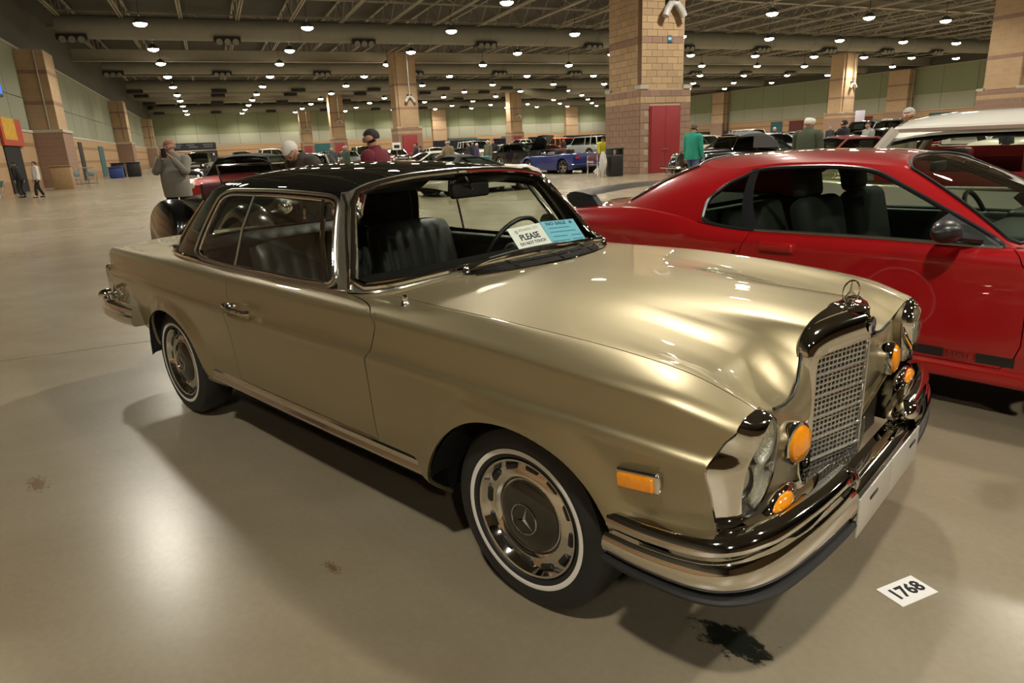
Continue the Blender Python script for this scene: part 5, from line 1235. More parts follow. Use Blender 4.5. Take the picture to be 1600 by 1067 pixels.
SPECS = {
 'sedan': dict(st=[(-2.45, .60, .72, .72), (-2.40, .80, .82, .84), (-2.0, .88, .92, .90), (-1.3, .90, .93, .93), (0, .90, .92, .94), (.9, .90, .92, .95), (1.7, .88, .86, .92), (2.3, .80, .78, .84), (2.38, .70, .68, .72)], arch=(-1.35, 1.40), r=.40, sill=.24, cab=(1.0, .35, -1.05, -1.75, 1.44, .60), wh=0, wy=.74),
 'coupe': dict(st=[(-2.40, .62, .74, .74), (-2.34, .82, .86, .88), (-1.9, .90, .91, .93), (-1.2, .93, .92, .93), (0, .92, .88, .91), (.8, .92, .88, .94), (1.6, .90, .83, .90), (2.25, .80, .74, .80), (2.33, .68, .64, .68)], arch=(-1.35, 1.38), r=.39, sill=.22, cab=(.75, .05, -.95, -1.75, 1.30, .56), wh=1, wy=.76),
 'vette': dict(st=[(-2.12, .62, .70, .70), (-2.06, .86, .84, .86), (-1.7, .93, .90, .90), (-1.2, .95, .90, .88), (-.3, .90, .82, .80), (.5, .90, .82, .82), (1.25, .95, .82, .80), (1.9, .86, .68, .66), (2.28, .66, .52, .50), (2.34, .50, .44, .42)], arch=(-1.30, 1.32), r=.39, sill=.17, cab=(.55, -.25, -.95, -1.40, 1.20, .50), wh=1, wy=.78),
 'suv': dict(st=[(-2.25, .84, 1.0, 1.0), (-2.2, .92, 1.06, 1.06), (-1.3, .94, 1.08, 1.08), (0, .94, 1.08, 1.10), (.85, .94, 1.08, 1.14), (1.5, .93, 1.06, 1.10), (2.2, .88, 1.0, 1.04), (2.28, .82, .90, .92)], arch=(-1.35, 1.42), r=.45, sill=.36, cab=(.88, .45, -2.05, -2.2, 1.82, .74), wh=2, wy=.76),
 'pickup': dict(st=[(-2.85, .88, 1.18, 1.18), (-2.8, .96, 1.20, 1.20), (-1.0, .97, 1.20, 1.20), (0, .97, 1.16, 1.18), (1.2, .97, 1.14, 1.20), (2.0, .95, 1.12, 1.18), (2.75, .90, 1.02, 1.06), (2.85, .84, .90, .92)], arch=(-1.75, 1.85), r=.50, sill=.45, cab=(1.25, .65, -.75, -.95, 1.92, .76), wh=2, wy=.80),
 'fifties': dict(st=[(-2.65, .66, .80, .80), (-2.58, .86, .98, .94), (-2.0, .94, 1.02, .98), (-1.2, .96, .98, .98), (0, .96, .94, .96), (.9, .95, .95, 1.0), (1.6, .95, .98, .98), (2.3, .90, .95, .88), (2.42, .80, .84, .80)], arch=(-1.45, 1.45), r=.38, sill=.26, cab=(1.0, .55, -1.15, -1.75, 1.50, .64), wh=0, wy=.76)}
def build_car(kind, label, paint_, loc, rz, roof='hard', roofp=None, hood_up=False, lower=None, group=None, interior=None, cat='car', plate=None, sign=None, clear=False, cab=None, lower_n=3, crown=.10):
    S = SPECS[kind]; st = np.array(S['st']); xs = sorted(set(np.round(np.linspace(st[0, 0], st[-1, 0], 34), 3)) | set(np.round([a+S['r']*k for a in S['arch'] for k in (-1.02, -.96, -.85, -.65, -.35, 0, .35, .65, .85, .96, 1.02)], 3)))
    fw, fs, ft = (pchip(st[:, 0], st[:, k]) for k in (1, 2, 3)); t = thing({'suv': 'suv', 'pickup': 'pickup_truck', 'vette': 'roadster', 'fifties': 'classic_car'}.get(kind, kind), label, cat, loc, rz, group)
    wz = .33 if S['wh'] < 2 else .39; c0, c1, c2, c3, zr, wr = cab or S['cab']
    mats = [paint_, lower or paint_, DARK]
    mb = MB(); rows = []
    for x in xs:
        w_, zs, zt = float(fw(x)), float(fs(x)), float(ft(x)); e = min(1, min(x-st[0, 0], st[-1, 0]-x)/.5+.25)
        zb = S['sill']+.16*(1-e)
        for a in S['arch']:
            if abs(x-a) < S['r']: zb = max(zb, wz+math.sqrt(S['r']**2-(x-a)**2))
        zb = min(zb, zs-.08); m_ = S['sill']+(zs-S['sill'])*.52
        zm = max(zb+.02, m_); zm = min(zm, zs-.05)
        half = [(w_-.10, zb-.005), (w_-.01, zb), (w_+.012, zb+(zm-zb)*.5), (w_+.012, zm), (w_-.005, zm+(zs-zm)*.5), (w_-.025, zs-.025), (w_-.07, zs+.005), (w_*.72, zs*.3+zt*.7+.012), (w_*.40, zt+.03), (0, zt+.04)]
        rows.append([(x, -y, z) for y, z in half]+[(x, y, z) for y, z in half[::-1][1:]])
    n = len(rows[0]); k0 = len(mb.f); mb.grid(rows)
    if lower:
        for i in range(len(rows)-1):
            for j in range(n-1):
                if j < lower_n or j >= n-1-lower_n: mb.m[k0+i*(n-1)+j] = 1
    mb.add(rows[0], [tuple(range(n))]); mb.add(rows[-1], [tuple(range(n))]); obj('body', mb, mats, t, 40)
    mb = MB(); mb.box((0, 0, S['sill']+.08), (st[-1, 0]-st[0, 0]-.5, 1.15, .2))
    for a in S['arch']:
        for s in (-1, 1): mb.cyl((a, s*.55, wz), (a, s*(float(fw(a))-.06), wz), S['r']-.01, n=18, caps=False)
    obj('underbody', mb, DARK, t)
    zc = float(fs((c0+c3)/2)); b0, b3 = float(ft(c0))+.035, float(ft(c3))+.035; wb = float(fw((c0+c3)/2))-.07
    if roof:
        R = lambda y, x, z: (x, y, z)
        G = GLASS_CLEAR if clear else GLASS_DARK; n2 = 7; mb = MB(); P = lambda x0, z0, w0, x1, z1, w1: [[(x0+(x1-x0)*k, (w0+(w1-w0)*k)*(i/3-1)+0, z0+(z1-z0)*k) for i in range(n2)] for k in (0, .5, 1)]
        mb.grid(P(c0, b0-.03, wb-.04, c1, zr-.07, wr)); mb.grid(P(c3, b3-.03, wb-.06, c2, zr-.07, wr))
        for s in (-1, 1): mb.add([(c0-.03, s*wb, zc-.01), (c3+.05, s*wb, zc-.01), (c2+.02, s*(wr+.02), zr-.075), (c1-.02, s*(wr+.02), zr-.075)], [(0, 1, 2, 3)])
        obj('window_glass', mb, G, t, 0)
        rp_ = roofp or paint_
        mb = MB(); rr = []
        for k in range(11):
            q = k/10; x = c1+.03+(c2-c1-.06)*q; row = []
            for i in range(13):
                y = i/6-1; zz = zr+.02+(crown-.10)*.6-crown*abs(y)**2.6-.06*abs(q*2-1)**3.5; row.append((x, (wr+.04)*y, zz))
            rr.append(row)
        mb.grid(rr); obj('roof', mb, rp_, t, 60); mb = MB(); mb.grid([[(x, y*.99, z-.035) for x, y, z in r] for r in rr]); obj('headliner', mb, DARK, t, 60)  # inner roof layer painted black: the shade under the roof put into its colour
        mb = MB()
        for s in (-1, 1):
            mb.tube([(c0, s*wb, zc-.01), (c1, s*(wr+.02), zr-.07)], .03, 6); thick = .09 if roof == 'soft' else .05
            mb.tube([(c3, s*wb, zc-.01), (c2, s*(wr+.02), zr-.07)], thick, 6)
            mb.tube([(c1, s*(wr+.02), zr-.07), (c2, s*(wr+.02), zr-.07)], .03, 6)
            if kind in ('sedan', 'suv', 'pickup') : xm = (c1+c2)/2; mb.tube([(xm, s*wb, zc), (xm, s*(wr+.02), zr-.07)], .03, 6)
            if kind == 'suv': mb.tube([(c2+.62, s*wb, zc), (c2+.60, s*(wr+.02), zr-.07)], .045, 6)
            mb.tube([(c0, s*(wb+.02), zc), (c3, s*(wb+.02), zc)], .012, 5)
        obj('pillars', mb, rp_ if roof != 'soft' else rp_, t)
    else:
        mb = MB(); mb.grid([[(c0+(c1-c0)*k+.10*(1-(i/3-1)**2), (wb-.05+(wr-wb+.05)*k)*(i/3-1), b0-.02+(min(zr, 1.28)-.08-b0)*k) for i in range(7)] for k in (0, .5, 1)]); obj('windshield', mb, GLASS_CLEAR, t)
        e_ = [(c0+(c1-c0)*k+.10*(1-u_**2), (wb-.05+(wr-wb+.05)*k)*u_, b0-.02+(min(zr, 1.28)-.08-b0)*k) for k, u_ in ((0, -1), (.5, -1), (1, -1), (1, -.5), (1, 0), (1, .5), (1, 1), (.5, 1), (0, 1))]
        mb = MB(); mb.tube(e_, .018, 6); obj('windshield_frame', mb, CHROME, t)
        mb = MB(); mb.rbox(((c0+c3)/2-.05, 0, zc+.012), (abs(c0-c3)*.86, wb*1.75, .07), .03); obj('cockpit', mb, DARK, t)
        for s in (-1, 1): mb = MB(); mb.rbox((-.45, s*.36, zc+.10), (.15, .50, .34), .06, 2); obj('seat', mb, interior or SEATDK, t)
    if interior and roof:
        mb = MB(); mb.rbox((c2+.25, 0, zc+.02), (.2, wb*1.8, .56), .05); mb.rbox((.0, 0, zc+.04), (.18, wb*1.8, .60), .05)
        for s in (-1, 1): mb.box(((c0+c3)/2, s*(wb-.05), zc-.15), (abs(c0-c3)*.8, .05, .56)) if s < 0 else mb.box(((c0+c3)/2, s*(wb-.06), zc+.0), (abs(c0-c3)*.85, .05, .62))
        obj('seat', mb, interior, t)
    zf = float(fs(st[-1, 0]-.1)); zrr = float(fs(st[0, 0]+.1)); wf = float(fw(st[-1, 0]-.1)); wr2 = float(fw(st[0, 0]+.08)); xf_, xr_ = st[-1, 0], st[0, 0]
    modern = kind == 'vette'
    for s in (-1, 1):
        if kind != 'vette': mb = MB(); mb.lathe([(0, .05), (.06, .04), (.09, .01), (.10, -.02)], (xf_-.02, s*(wf-.18), zf-.12), 'X', 16); obj('headlamp', mb, GLASS_LAMP if False else mat('headlamp_white', (.75, .75, .7), rough=.1, coat=1), t)
        else: mb = MB(); mb.rbox((xf_-.35, s*.60, zf+.06), (.28, .16, .06), .03, M=Matrix.Rotation(R_(22), 3, 'Y')); obj('headlamp', mb, mat('headlamp_white', (.75, .75, .7), rough=.1, coat=1), t)
        mb = MB(); mb.rbox((xr_+.01, s*(wr2-.17), zrr-.12), (.06, .22 if kind not in ('suv', 'pickup') else .12, .10 if kind not in ('suv', 'pickup') else .3), .02); obj('tail_lamp', mb, REDLENS, t)
    for x, wd, zz, nm in ((xf_+.05, wf, S['sill']+.22, 'front_bumper'), (xr_-.05, wr2, S['sill']+.26, 'rear_bumper')):
        mb = MB(); sg = 1 if x > 0 else -1; P = [(x-sg*.45, -wd-.04, zz), (x-sg*.1, -wd-.02, zz), (x+sg*.02, -wd*.75, zz), (x+sg*.05, 0, zz), (x+sg*.02, wd*.75, zz), (x-sg*.1, wd+.02, zz), (x-sg*.45, wd+.04, zz)]
        mb.tube(smooth_path(P, 3), .055 if not modern else .03, 6); obj(nm, mb, CHROME if not modern else mats[0], t)
    if kind != 'vette': mb = MB(); mb.rbox((xf_+.005, 0, zf-.14), (.05, wf*1.1, .14), .02); obj('grille', mb, CHROME_DULL, t)
    else: mb = MB(); mb.rbox((xf_-.02, 0, S['sill']+.16), (.08, 1.1, .12), .03); obj('grille', mb, DARKGRILL, t)
    put_wheels(t, (WH_STEEL, WH_SPORT, WH_BIG)[S['wh']], S['arch'], S['wy'] if kind not in ('suv', 'pickup') else S['wy'], wz)
    if kind == 'pickup': mb = MB(); mb.box((-1.85, 0, 1.225), (1.75, 1.6, .035)); obj('cargo_bed', mb, DARK, t)
    if hood_up:
        mb = MB(); h0 = float(ft(c0))+.02; M = Matrix.Rotation(R_(-48), 3, 'Y'); L = xf_-c0-.3
        rr = [[M @ Vector((L*k/6, 1.4*(i/8-.5), .05*math.sin(PI*i/8)))+Vector((c0+.1, 0, h0)) for i in range(9)] for k in range(7)]; mb.grid(rr); mb.grid([[p+Vector((.03, 0, -.03)) for p in r] for r in rr]); obj('raised_hood', mb, [mats[0]], t)
        mb = MB(); mb.rbox((c0+.15+L/2, 0, zf+.06), (L*.9, 1.3, .06), .02); obj('engine_bay', mb, DARK, t)
    if plate: mb = MB(); mb.box((xr_-.09 if plate == 'r' else xf_+.04, .0 if plate == 'r' else .0, S['sill']+.28), (.02, .42, .2)); obj('license_plate', mb, WHITE_PAPER if plate == 'r' else BLACK, t)
    if sign: mb = MB(); mb.box((c1*.4+c0*.6, sign[1], b0+.2), (.015, .5, .16), M=Matrix.Rotation(R_(-35), 3, 'Y')); obj('window_card', mb, sign[0], t)
    return t
def hcar(kind, label, col, D, Rr, rz, **k): return build_car(kind, label, PAINTS[col] if isinstance(col, str) else col, hp(D, Rr), HYAW+R_(rz), **k)
GREENCARD = mat('green_card', (.08, .75, .10), rough=.6); BLUECARD = mat('pale_blue_card', (.25, .62, .75), rough=.6)
# white-roofed two-tone car in the next bay
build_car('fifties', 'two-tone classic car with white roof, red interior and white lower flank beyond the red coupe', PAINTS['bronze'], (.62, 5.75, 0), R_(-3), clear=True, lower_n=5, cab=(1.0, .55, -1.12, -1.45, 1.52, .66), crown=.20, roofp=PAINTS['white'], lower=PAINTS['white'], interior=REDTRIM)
hcar('fifties', 'red classic convertible with white side panel and black top behind the man with the phone', 'red', 20.5, 1.0, 160, roof='soft', roofp=CANVASB, lower=PAINTS['white'], cat='car')
hcar('vette', 'white roadster with black soft top, seen past the gold coupe\'s windshield', 'white', 21.2, 7.9, -76, roof='soft', roofp=CANVASB, plate='f', sign=(BLUECARD, -.3))
hcar('vette', 'blue roadster with open top and white licence plate beside the bin', 'blue', 30.4, 15.7, 14, roof=None, plate='r')
hcar('pickup', 'white crew-cab pickup truck parked in front of the far wall at left', 'white', 64, 4.9, -82)
hcar('suv', 'orange and grey boxy utility vehicle left of the big pillar', 'orange', 60, 31.6, -70, lower=PAINTS['grey'])
hcar('suv', 'silver utility vehicle seen from behind next to the orange one', 'silver', 55, 31.0, 20)
hcar('pickup', 'yellow truck half hidden behind the big pillar', 'yellow', 70, 41.5, 180)
hcar('coupe', 'maroon coupe parked between the raised-hood car and the blue roadster', 'maroon', 52, 25.2, 105)
hcar('fifties', 'black classic car with its hood raised left of the maroon coupe', 'black', 40, 18.3, 200, hood_up=True)
hcar('coupe', 'white coupe whose roof shows just above the black roof, by the second pillar', 'white', 29, 8.6, 95)
hcar('pickup', 'small white pickup beyond the raised-hood car', 'white', 80, 36.2, 100)
for kind, col, D, Rr, rz, lab in (
 ('suv', 'white', 55, 20.6, 180, 'white utility vehicle behind the group of visitors near the second pillar'), ('sedan', 'silver', 47, 20.3, 175, 'pale silver sedan just left of the raised-hood car'),
 ('sedan', 'white', 56, 17.4, 180, 'white sedan behind the man in the tan and black jacket'), ('sedan', 'grey', 57.5, 24.4, 182, 'grey sedan behind the raised-hood car'),
 ('sedan', 'black', 63, 15.8, 180, 'black sedan behind the second brick pillar'), ('coupe', 'black', 49.5, 17.5, 176, 'black coupe behind the pale-haired visitor'),
 ('sedan', 'silver', 66, 29.4, 180, 'silver sedan in front of the navy drape, beyond the maroon coupe'),
 ('sedan', 'white', 42, 1.0, 178, 'white sedan with a green card in its windshield behind the red convertible'), ('coupe', 'black', 36, 1.1, 120, 'low black coupe at left behind the man with the phone'),
 ('suv', 'grey', 70.5, 2.9, 180, 'grey utility vehicle left of the white pickup'), ('suv', 'black', 58, -.8, 170, 'black utility vehicle under the dark banner stand'), ('sedan', 'green', 26, 3.3, 165, 'dark green sedan behind the white-haired man bending forward'),
 ('sedan', 'black', 62, 9.3, 180, 'black sedan behind the white-haired man'), ('sedan', 'grey', 64, 11.6, 180, 'grey sedan between the third pillar and the bald man'), ('suv', 'black', 68, 13.9, 180, 'black utility vehicle behind the man in the green jacket near the third pillar'), ('coupe', 'maroon', 58, 13.3, 175, 'dark red coupe just right of the man in the maroon jersey'),
 ('fifties', 'cream', 33.2, 25.8, 84, 'cream classic car right behind the man in the teal jacket'), ('sedan', 'black', 21.5, 18.9, 75, 'black sedan behind the grey soft top'), ('sedan', 'silver', 25.5, 24.5, 165, 'silver sedan facing the aisle, left of the man in the green jacket'),
 ('sedan', 'white', 44, 35.4, 90, 'white sedan behind the man in the red shirt'), ('sedan', 'silver', 40, 35.0, 80, 'light silver sedan in the back row right of the red shirt'), ('suv', 'white', 50, 45.8, 175, 'white utility vehicle in the back row behind the silver sedan'), ('coupe', 'yellow', 52, 50.0, 90, 'yellow coupe in the back row by the right wall'), ('sedan', 'white', 44, 44.6, 95, 'white sedan right of the yellow coupe'), ('sedan', 'black', 34, 32.5, 85, 'black sedan between the silver sedan and the back row'), ('coupe', 'black', 30.5, 30.6, 80, 'black coupe just behind the silver sedan'),
 ('coupe', 'maroon', 14.1, 15.7, 85, 'maroon coupe right of the man in the green jacket'), ('sedan', 'black', 19.2, 23.6, 95, 'black sedan beside the maroon coupe'), ('suv', 'black', 22.5, 27.4, 80, 'black utility vehicle behind the man in the grey sweatshirt'), ('suv', 'black', 29, 41.2, 100, 'black off-roader right of the big man in grey'), ('sedan', 'silver', 31, 46.0, 95, 'silver sedan right of the black off-roader'), ('coupe', 'red', 26.5, 40.5, 90, 'small patch of a red coupe beyond the white roof'), ('sedan', 'cream', 15.2, 26.4, 90, 'cream sedan at the right edge beyond the white roof'), ('sedan', 'black', 39.5, 45.5, 90, 'black sedan far behind the man in the green jacket')):
    hcar(kind, lab, col, D, Rr, rz, sign=(GREENCARD, 0) if 'green card' in lab else None)
hcar('suv', 'white utility vehicle with its hood raised at far right, behind the white roof', 'white', 21.5, 33.2, 110, hood_up=True)

def fender(mb, cx_, y, s):
    """clamshell wing over the front wheel, sweeping down to the running board"""
    P = smooth_path([(.56, .30, 0), (.55, .52, 0), (.40, .76, 0), (.12, .89, 0), (-.22, .86, 0), (-.60, .68, 0), (-.95, .48, 0), (-1.25, .38, 0), (-1.5, .36, 0)], 4); rows = []
    for p in P: rows.append([(cx_+p.x-dx*(1 if p.x > 0 else .4), y+s*q, max(.26, p.y-dz)) for q, dz, dx in ((.21, .13, .06), (.205, .05, .02), (.16, .005, 0), (.05, -.03, 0), (-.08, -.02, 0), (-.20, .04, 0), (-.24, .20, .02))])
    mb.grid(rows)
def roadster(label, loc, rz, top):
    t = thing('vintage_roadster', label, 'car', loc, rz); B = PAINTS['black']
    mb = MB(); rows = []
    for x, w_, z in ((2.05, .20, .70), (2.0, .30, .92), (1.4, .36, 1.0), (.6, .50, 1.02), (.3, .60, 1.02), (-.6, .68, .98), (-1.2, .66, .98), (-1.8, .56, .92), (-2.3, .42, .74), (-2.45, .25, .52)):
        h = [(w_*.9, .42), (w_, .55), (w_, z-.16), (w_*.9, z-.05), (w_*.55, z), (0, z+.03)]; rows.append([(x, -y, zz) for y, zz in h]+[(x, y, zz) for y, zz in h[::-1][1:]])
    mb.grid(rows); mb.add(rows[0], [tuple(range(11))]); mb.add(rows[-1], [tuple(range(11))]); obj('body', mb, B, t, 50)
    for s in (-1, 1):
        mb = MB(); fender(mb, 1.45, s*.70, s); obj('front_fender', mb, B, t, 60)
        mb = MB(); rows = []
        for k in range(17):
            a = R_(-10)+R_(195)*k/16; e_ = -1.45+.66*math.cos(a); zt = max(.22, .36+.53*math.sin(a)); rows.append([(e_*.5-1.45*.5, s*.70+s*.215, .26)]+[(e_, s*.70+s*q*.20, zt+.05*(1-q*q)-(.03 if abs(q) > .9 else 0)) for q in np.linspace(1, -1, 9)])
        mb.grid(rows); obj('rear_fender', mb, B, t, 60)
        mb = MB(); mb.rbox((0, s*.72, .34), (1.7, .34, .05), .02); obj('running_board', mb, B, t)
        mb = MB(); mb.sphere((1.95, s*.38, .86), (.12, .10, .10), 14, 8); obj('headlamp', mb, CHROME, t)
    mb = MB(); mb.tube([(2.25, -.8, .5), (2.3, 0, .5), (2.25, .8, .5)], .04, 6); obj('front_bumper', mb, CHROME, t); mb = MB(); mb.tube([(-2.5, -.75, .5), (-2.58, 0, .5), (-2.5, .75, .5)], .04, 6); obj('rear_bumper', mb, CHROME, t)
    mb = MB(); mb.grid([[(.42-.22*k, .56*(i/3-1), 1.0+.40*k) for i in range(7)] for k in (0, .5, 1)]); obj('windshield', mb, GLASS_DARK, t)
    mb = MB(); mb.tube([(.42, -.57, 1.0), (.2, -.55, 1.41), (.2, .55, 1.41), (.42, .57, 1.0)], .018, 6); obj('windshield_frame', mb, CHROME, t)
    mb = MB(); mb.rbox((-.55, 0, 1.02), (.14, 1.1, .30), .05); obj('seat', mb, mat('maroon_leather', (.07, .012, .012), rough=.5), t)
    if top:
        mb = MB(); rows = []
        for x, z, w_ in ((.22, 1.42, .56), (-.2, 1.50, .60), (-.7, 1.50, .62), (-1.15, 1.36, .60), (-1.45, 1.0, .56)):
            h = [(w_, z-.12), (w_*.95, z-.03), (w_*.6, z+.03), (0, z+.05)]; rows.append([(x, -y, zz) for y, zz in h]+[(x, y, zz) for y, zz in h[::-1][1:]])
        mb.grid(rows)
        for s in (-1, 1): mb.grid([[(-.35, s*.60, 1.02), (-.35, s*.61, 1.40)], [(-.9, s*.62, 1.0), (-.9, s*.62, 1.38)], [(-1.4, s*.58, 1.0), (-1.3, s*.58, 1.2)]])
        obj('soft_top', mb, CANVAS, t, 50); mb = MB()
        for s in (-1, 1): mb.add([(.35, s*.595, 1.02), (-.33, s*.615, 1.02), (-.33, s*.615, 1.38), (.22, s*.58, 1.38)], [(0, 1, 2, 3)])
        obj('side_curtain', mb, GLASS_DARK, t)
    put_wheels(t, WH_STEEL, (1.45, -1.45), .68, .33); return t
roadster('black vintage roadster with grey soft top in front of the big brick pillar', hp(18.6, 16.2), HYAW+R_(84), True)
rb_ = roadster('glossy black vintage roadster showing a round fender behind the gold trunk', (-8.2, 2.5, 0), R_(2), False); rb_.scale = (.76, .95, .96)
# ================================================================== visitors
SKIN = mat('skin', (.52, .30, .21), rough=.55); EYE = mat('eye_dark', (.02, .015, .012), rough=.3); SHOE = mat('shoe_black', (.02, .018, .016), rough=.5)
def cloth(name, col): return mat('cloth_'+name, col, rough=.9, bump=.25, noise=(14, .12))
def skin_mesh(name, V, E, Rad, mtl, parent, sub=1, root=0):
    me = bpy.data.meshes.new(name); me.from_pydata([tuple(v) for v in V], E, []); o = bpy.data.objects.new(name+'_tmp', me); COL.objects.link(o)
    sk = o.modifiers.new('s', 'SKIN'); sk.use_smooth_shade = True; sk.branch_smoothing = .6
    d = me.skin_vertices[0].data
    for i, r in enumerate(Rad): d[i].radius = r if hasattr(r, '__len__') else (r, r)
    for i in range(len(V)): d[i].use_root = (i == root)
    if sub: sb = o.modifiers.new('b', 'SUBSURF'); sb.levels = sub; sb.render_levels = sub
    dg = bpy.context.evaluated_depsgraph_get(); m2 = bpy.data.meshes.new_from_object(o.evaluated_get(dg)); bpy.data.objects.remove(o)
    m2.name = name; m2.materials.clear(); m2.materials.append(mtl); m2.polygons.foreach_set('use_smooth', [True]*len(m2.polygons))
    r = bpy.data.objects.new(name, m2); link(r, parent); return r
def ik(a, c, l1, l2, bend):
    a, c, bend = Vector(a), Vector(c), Vector(bend); d = c-a; L = min(d.length, (l1+l2)*.995); d.normalize(); c = a+d*L
    x = (l1*l1-l2*l2+L*L)/(2*L); h = math.sqrt(max(0, l1*l1-x*x)); b = bend-d*bend.dot(d); b = b.normalized() if b.length > 1e-4 else d.orthogonal().normalized()
    return a+d*x+b*h, c
def person(label, D, Rr, face, top, legs, hair='grey', h=1.76, lean=0., nod=0., turn=0., hands=None, stride=.0, build=1.0, bald=False, shirt=None, z=0., cap=None, group=None, bust=False, side=0.):
    """standing figure; face = heading in degrees from the lamp rows (0 away, 90 left, 180 towards the camera); hands: two (forward, side, up) targets or None"""
    t = thing('person', label, 'person', hp(D, Rr, z), HYAW+R_(face), group); k = h/1.76; B = build
    Mt = Matrix.Rotation(R_(side), 3, 'X') @ Matrix.Rotation(R_(lean), 3, 'Y'); pel = Vector((0, 0, .95))
    U = lambda x, y, zz: pel+Mt @ (Vector((x, y, zz))-pel)
    sp, ch, nk = U(.0, 0, 1.14), U(-.01, 0, 1.30), U(-.02, 0, 1.50)
    Mh = Mt @ Matrix.Rotation(R_(turn), 3, 'Z') @ Matrix.Rotation(R_(nod), 3, 'Y'); Hd = lambda x, y, zz: nk+Mh @ Vector((x, y, zz))
    sh = [U(-.01, s*.19*(.9+.1*B), 1.42) for s in (-1, 1)]
    V = [pel, sp, ch, nk, Hd(.02, 0, .075), Hd(.035, 0, .15), Hd(.025, 0, .225)]; E = [(0, 1), (1, 2), (2, 3), (3, 4), (4, 5), (5, 6)]; Rd = [(.08, .10), (.07, .08), (.05, .06), .052, (.062, .068), (.112, .090), (.088, .074)]
    V += [Hd(.130, 0, .098), Hd(.080, 0, .040)]; E += [(5, 7), (4, 8)]; Rd += [.015, .034]
    for s in (-1, 1): V.append(Hd(.01, s*.088, .12)); E.append((5, len(V)-1)); Rd.append(.012)
    arms = []
    for i, s in enumerate((-1, 1)):
        tgt = hands[i] if hands and hands[i] else None
        hd = U(*(tgt[0], tgt[1], tgt[2])) if tgt else U(.08, s*.27*(.85+.15*B), .82) if lean < 25 else sh[i]+Vector((.12, s*.03, -.56))
        el, wr = ik(sh[i], hd, .30, .27, (-.5, s*.4, -.5) if tgt else (-.6, s*.2, 0))
        a0 = len(V); V += [sh[i], el, wr]; E += [(2, a0), (a0, a0+1), (a0+1, a0+2)]; Rd += [.022, .028, .028]
        d = (wr-el).normalized(); pm = wr+d*.055; V.append(pm); E.append((a0+2, a0+3)); Rd.append((.036, .022)); sd = d.cross(Vector((0, 0, 1))); sd = sd.normalized() if sd.length > .1 else Vector((0, 1, 0)); up = sd.cross(d)
        for q, L in ((-.026, .068), (-.009, .078), (.009, .074), (.026, .056)):
            p1 = pm+d*.045+sd*q; p2 = p1+d*L*.5-up*.018; n_ = len(V); V += [p1, p2]; E += [(a0+3, n_), (n_, n_+1)]; Rd += [.0095, .008]
        n_ = len(V); V += [wr+d*.03-sd*s*.035, wr+d*.065-sd*s*.055-up*.01]; E += [(a0+2, n_), (n_, n_+1)]; Rd += [.011, .009]
        arms.append((sh[i], el, wr, d))
    legsP = []
    for s in (-1, 1):
        hp_, an = Vector((0, s*.095*B**.5, .90)), Vector((stride*s, s*.105, .085)); kn, an = ik(hp_, an, .43, .42, (1, 0, 0)); to = an+Vector((.15, s*.03, -.045))
        a0 = len(V); V += [hp_, kn, an, to]; E += [(0, a0), (a0, a0+1), (a0+1, a0+2), (a0+2, a0+3)]; Rd += [.088, .058, .040, .034]; legsP.append((hp_, kn, an, to))
    t.scale = (k, k, k)
    skin_mesh('body', V, E, Rd, SKIN, t, 1)
    top = top if not isinstance(top, tuple) else cloth('%02d%02d%02d' % tuple(int(99*c) for c in top), top); legs = legs if not isinstance(legs, tuple) else cloth('%02d%02d%02d' % tuple(int(99*c) for c in legs), legs)
    mb = MB(); rows = []; pa = .045*max(0, B-1)*5
    for zz, rx, ry, ox in ((.83, .148, .185, 0), (.86, .155, .190, 0), (1.0, .160, .192, pa*.5), (1.13, .158, .186, pa), (1.25, .146, .188, pa*.5), (1.35, .128, .198, 0), (1.42, .108, .192, -.01), (1.465, .090, .150, -.012), (1.495, .076, .098, -.014), (1.545, .066, .068, -.005)):
        k_ = B if zz < 1.3 else (.55+.45*B if zz < 1.48 else 1); row = []
        for j in range(20):
            q = 2*PI*j/20; c_, s_ = math.cos(q), math.sin(q); e_ = (abs(c_)**2.6+abs(s_)**2.6)**(-1/2.6)
            row.append(U(ox+rx*k_*c_*e_, ry*(.5+.5*k_)*s_*e_, zz))
        rows.append(row)
    mb.grid(rows, closev=True)
    for i, (a, b, c, d) in enumerate(arms):
        s_ = -1 if i == 0 else 1; P = smooth_path([U(-.005, s_*.09, 1.40), a+(a-U(0, 0, 1.42))*.02, a*.55+b*.45+Vector((0, s_*.006, 0)), b, b*.5+c*.5, c-d*.01], 4); n_ = len(P)
        mb.tube(P, list(np.interp(np.linspace(0, 1, n_), [0, .2, .42, .62, .82, 1], [.07, .086, .074, .064, .055, .046])), 12)
    obj('jacket', mb, top, t, 70)
    for hp_, kn, an, to in legsP:
        skin_mesh('trouser_leg', [Vector((0, hp_.y*.55, .97)), hp_+Vector((0, 0, -.03)), kn, an+Vector((-.005, 0, .0))], [(0, 1), (1, 2), (2, 3)], [(.125*B, .10*B), .108, .080, .070], legs, t, 1)
        skin_mesh('shoe', [an+Vector((-.045, 0, -.035)), an+Vector((.06, 0, -.035)), to+Vector((.03, 0, 0))], [(0, 1), (1, 2)], [(.048, .05), (.048, .046), (.032, .042)], SHOE, t, 1)
    HC = dict(grey=(.36, .35, .33), white=(.68, .66, .62), dark=(.025, .02, .016), brown=(.10, .06, .035), ginger=(.40, .20, .10), black=(.012, .011, .01))[hair]
    mb = MB(); rows = []
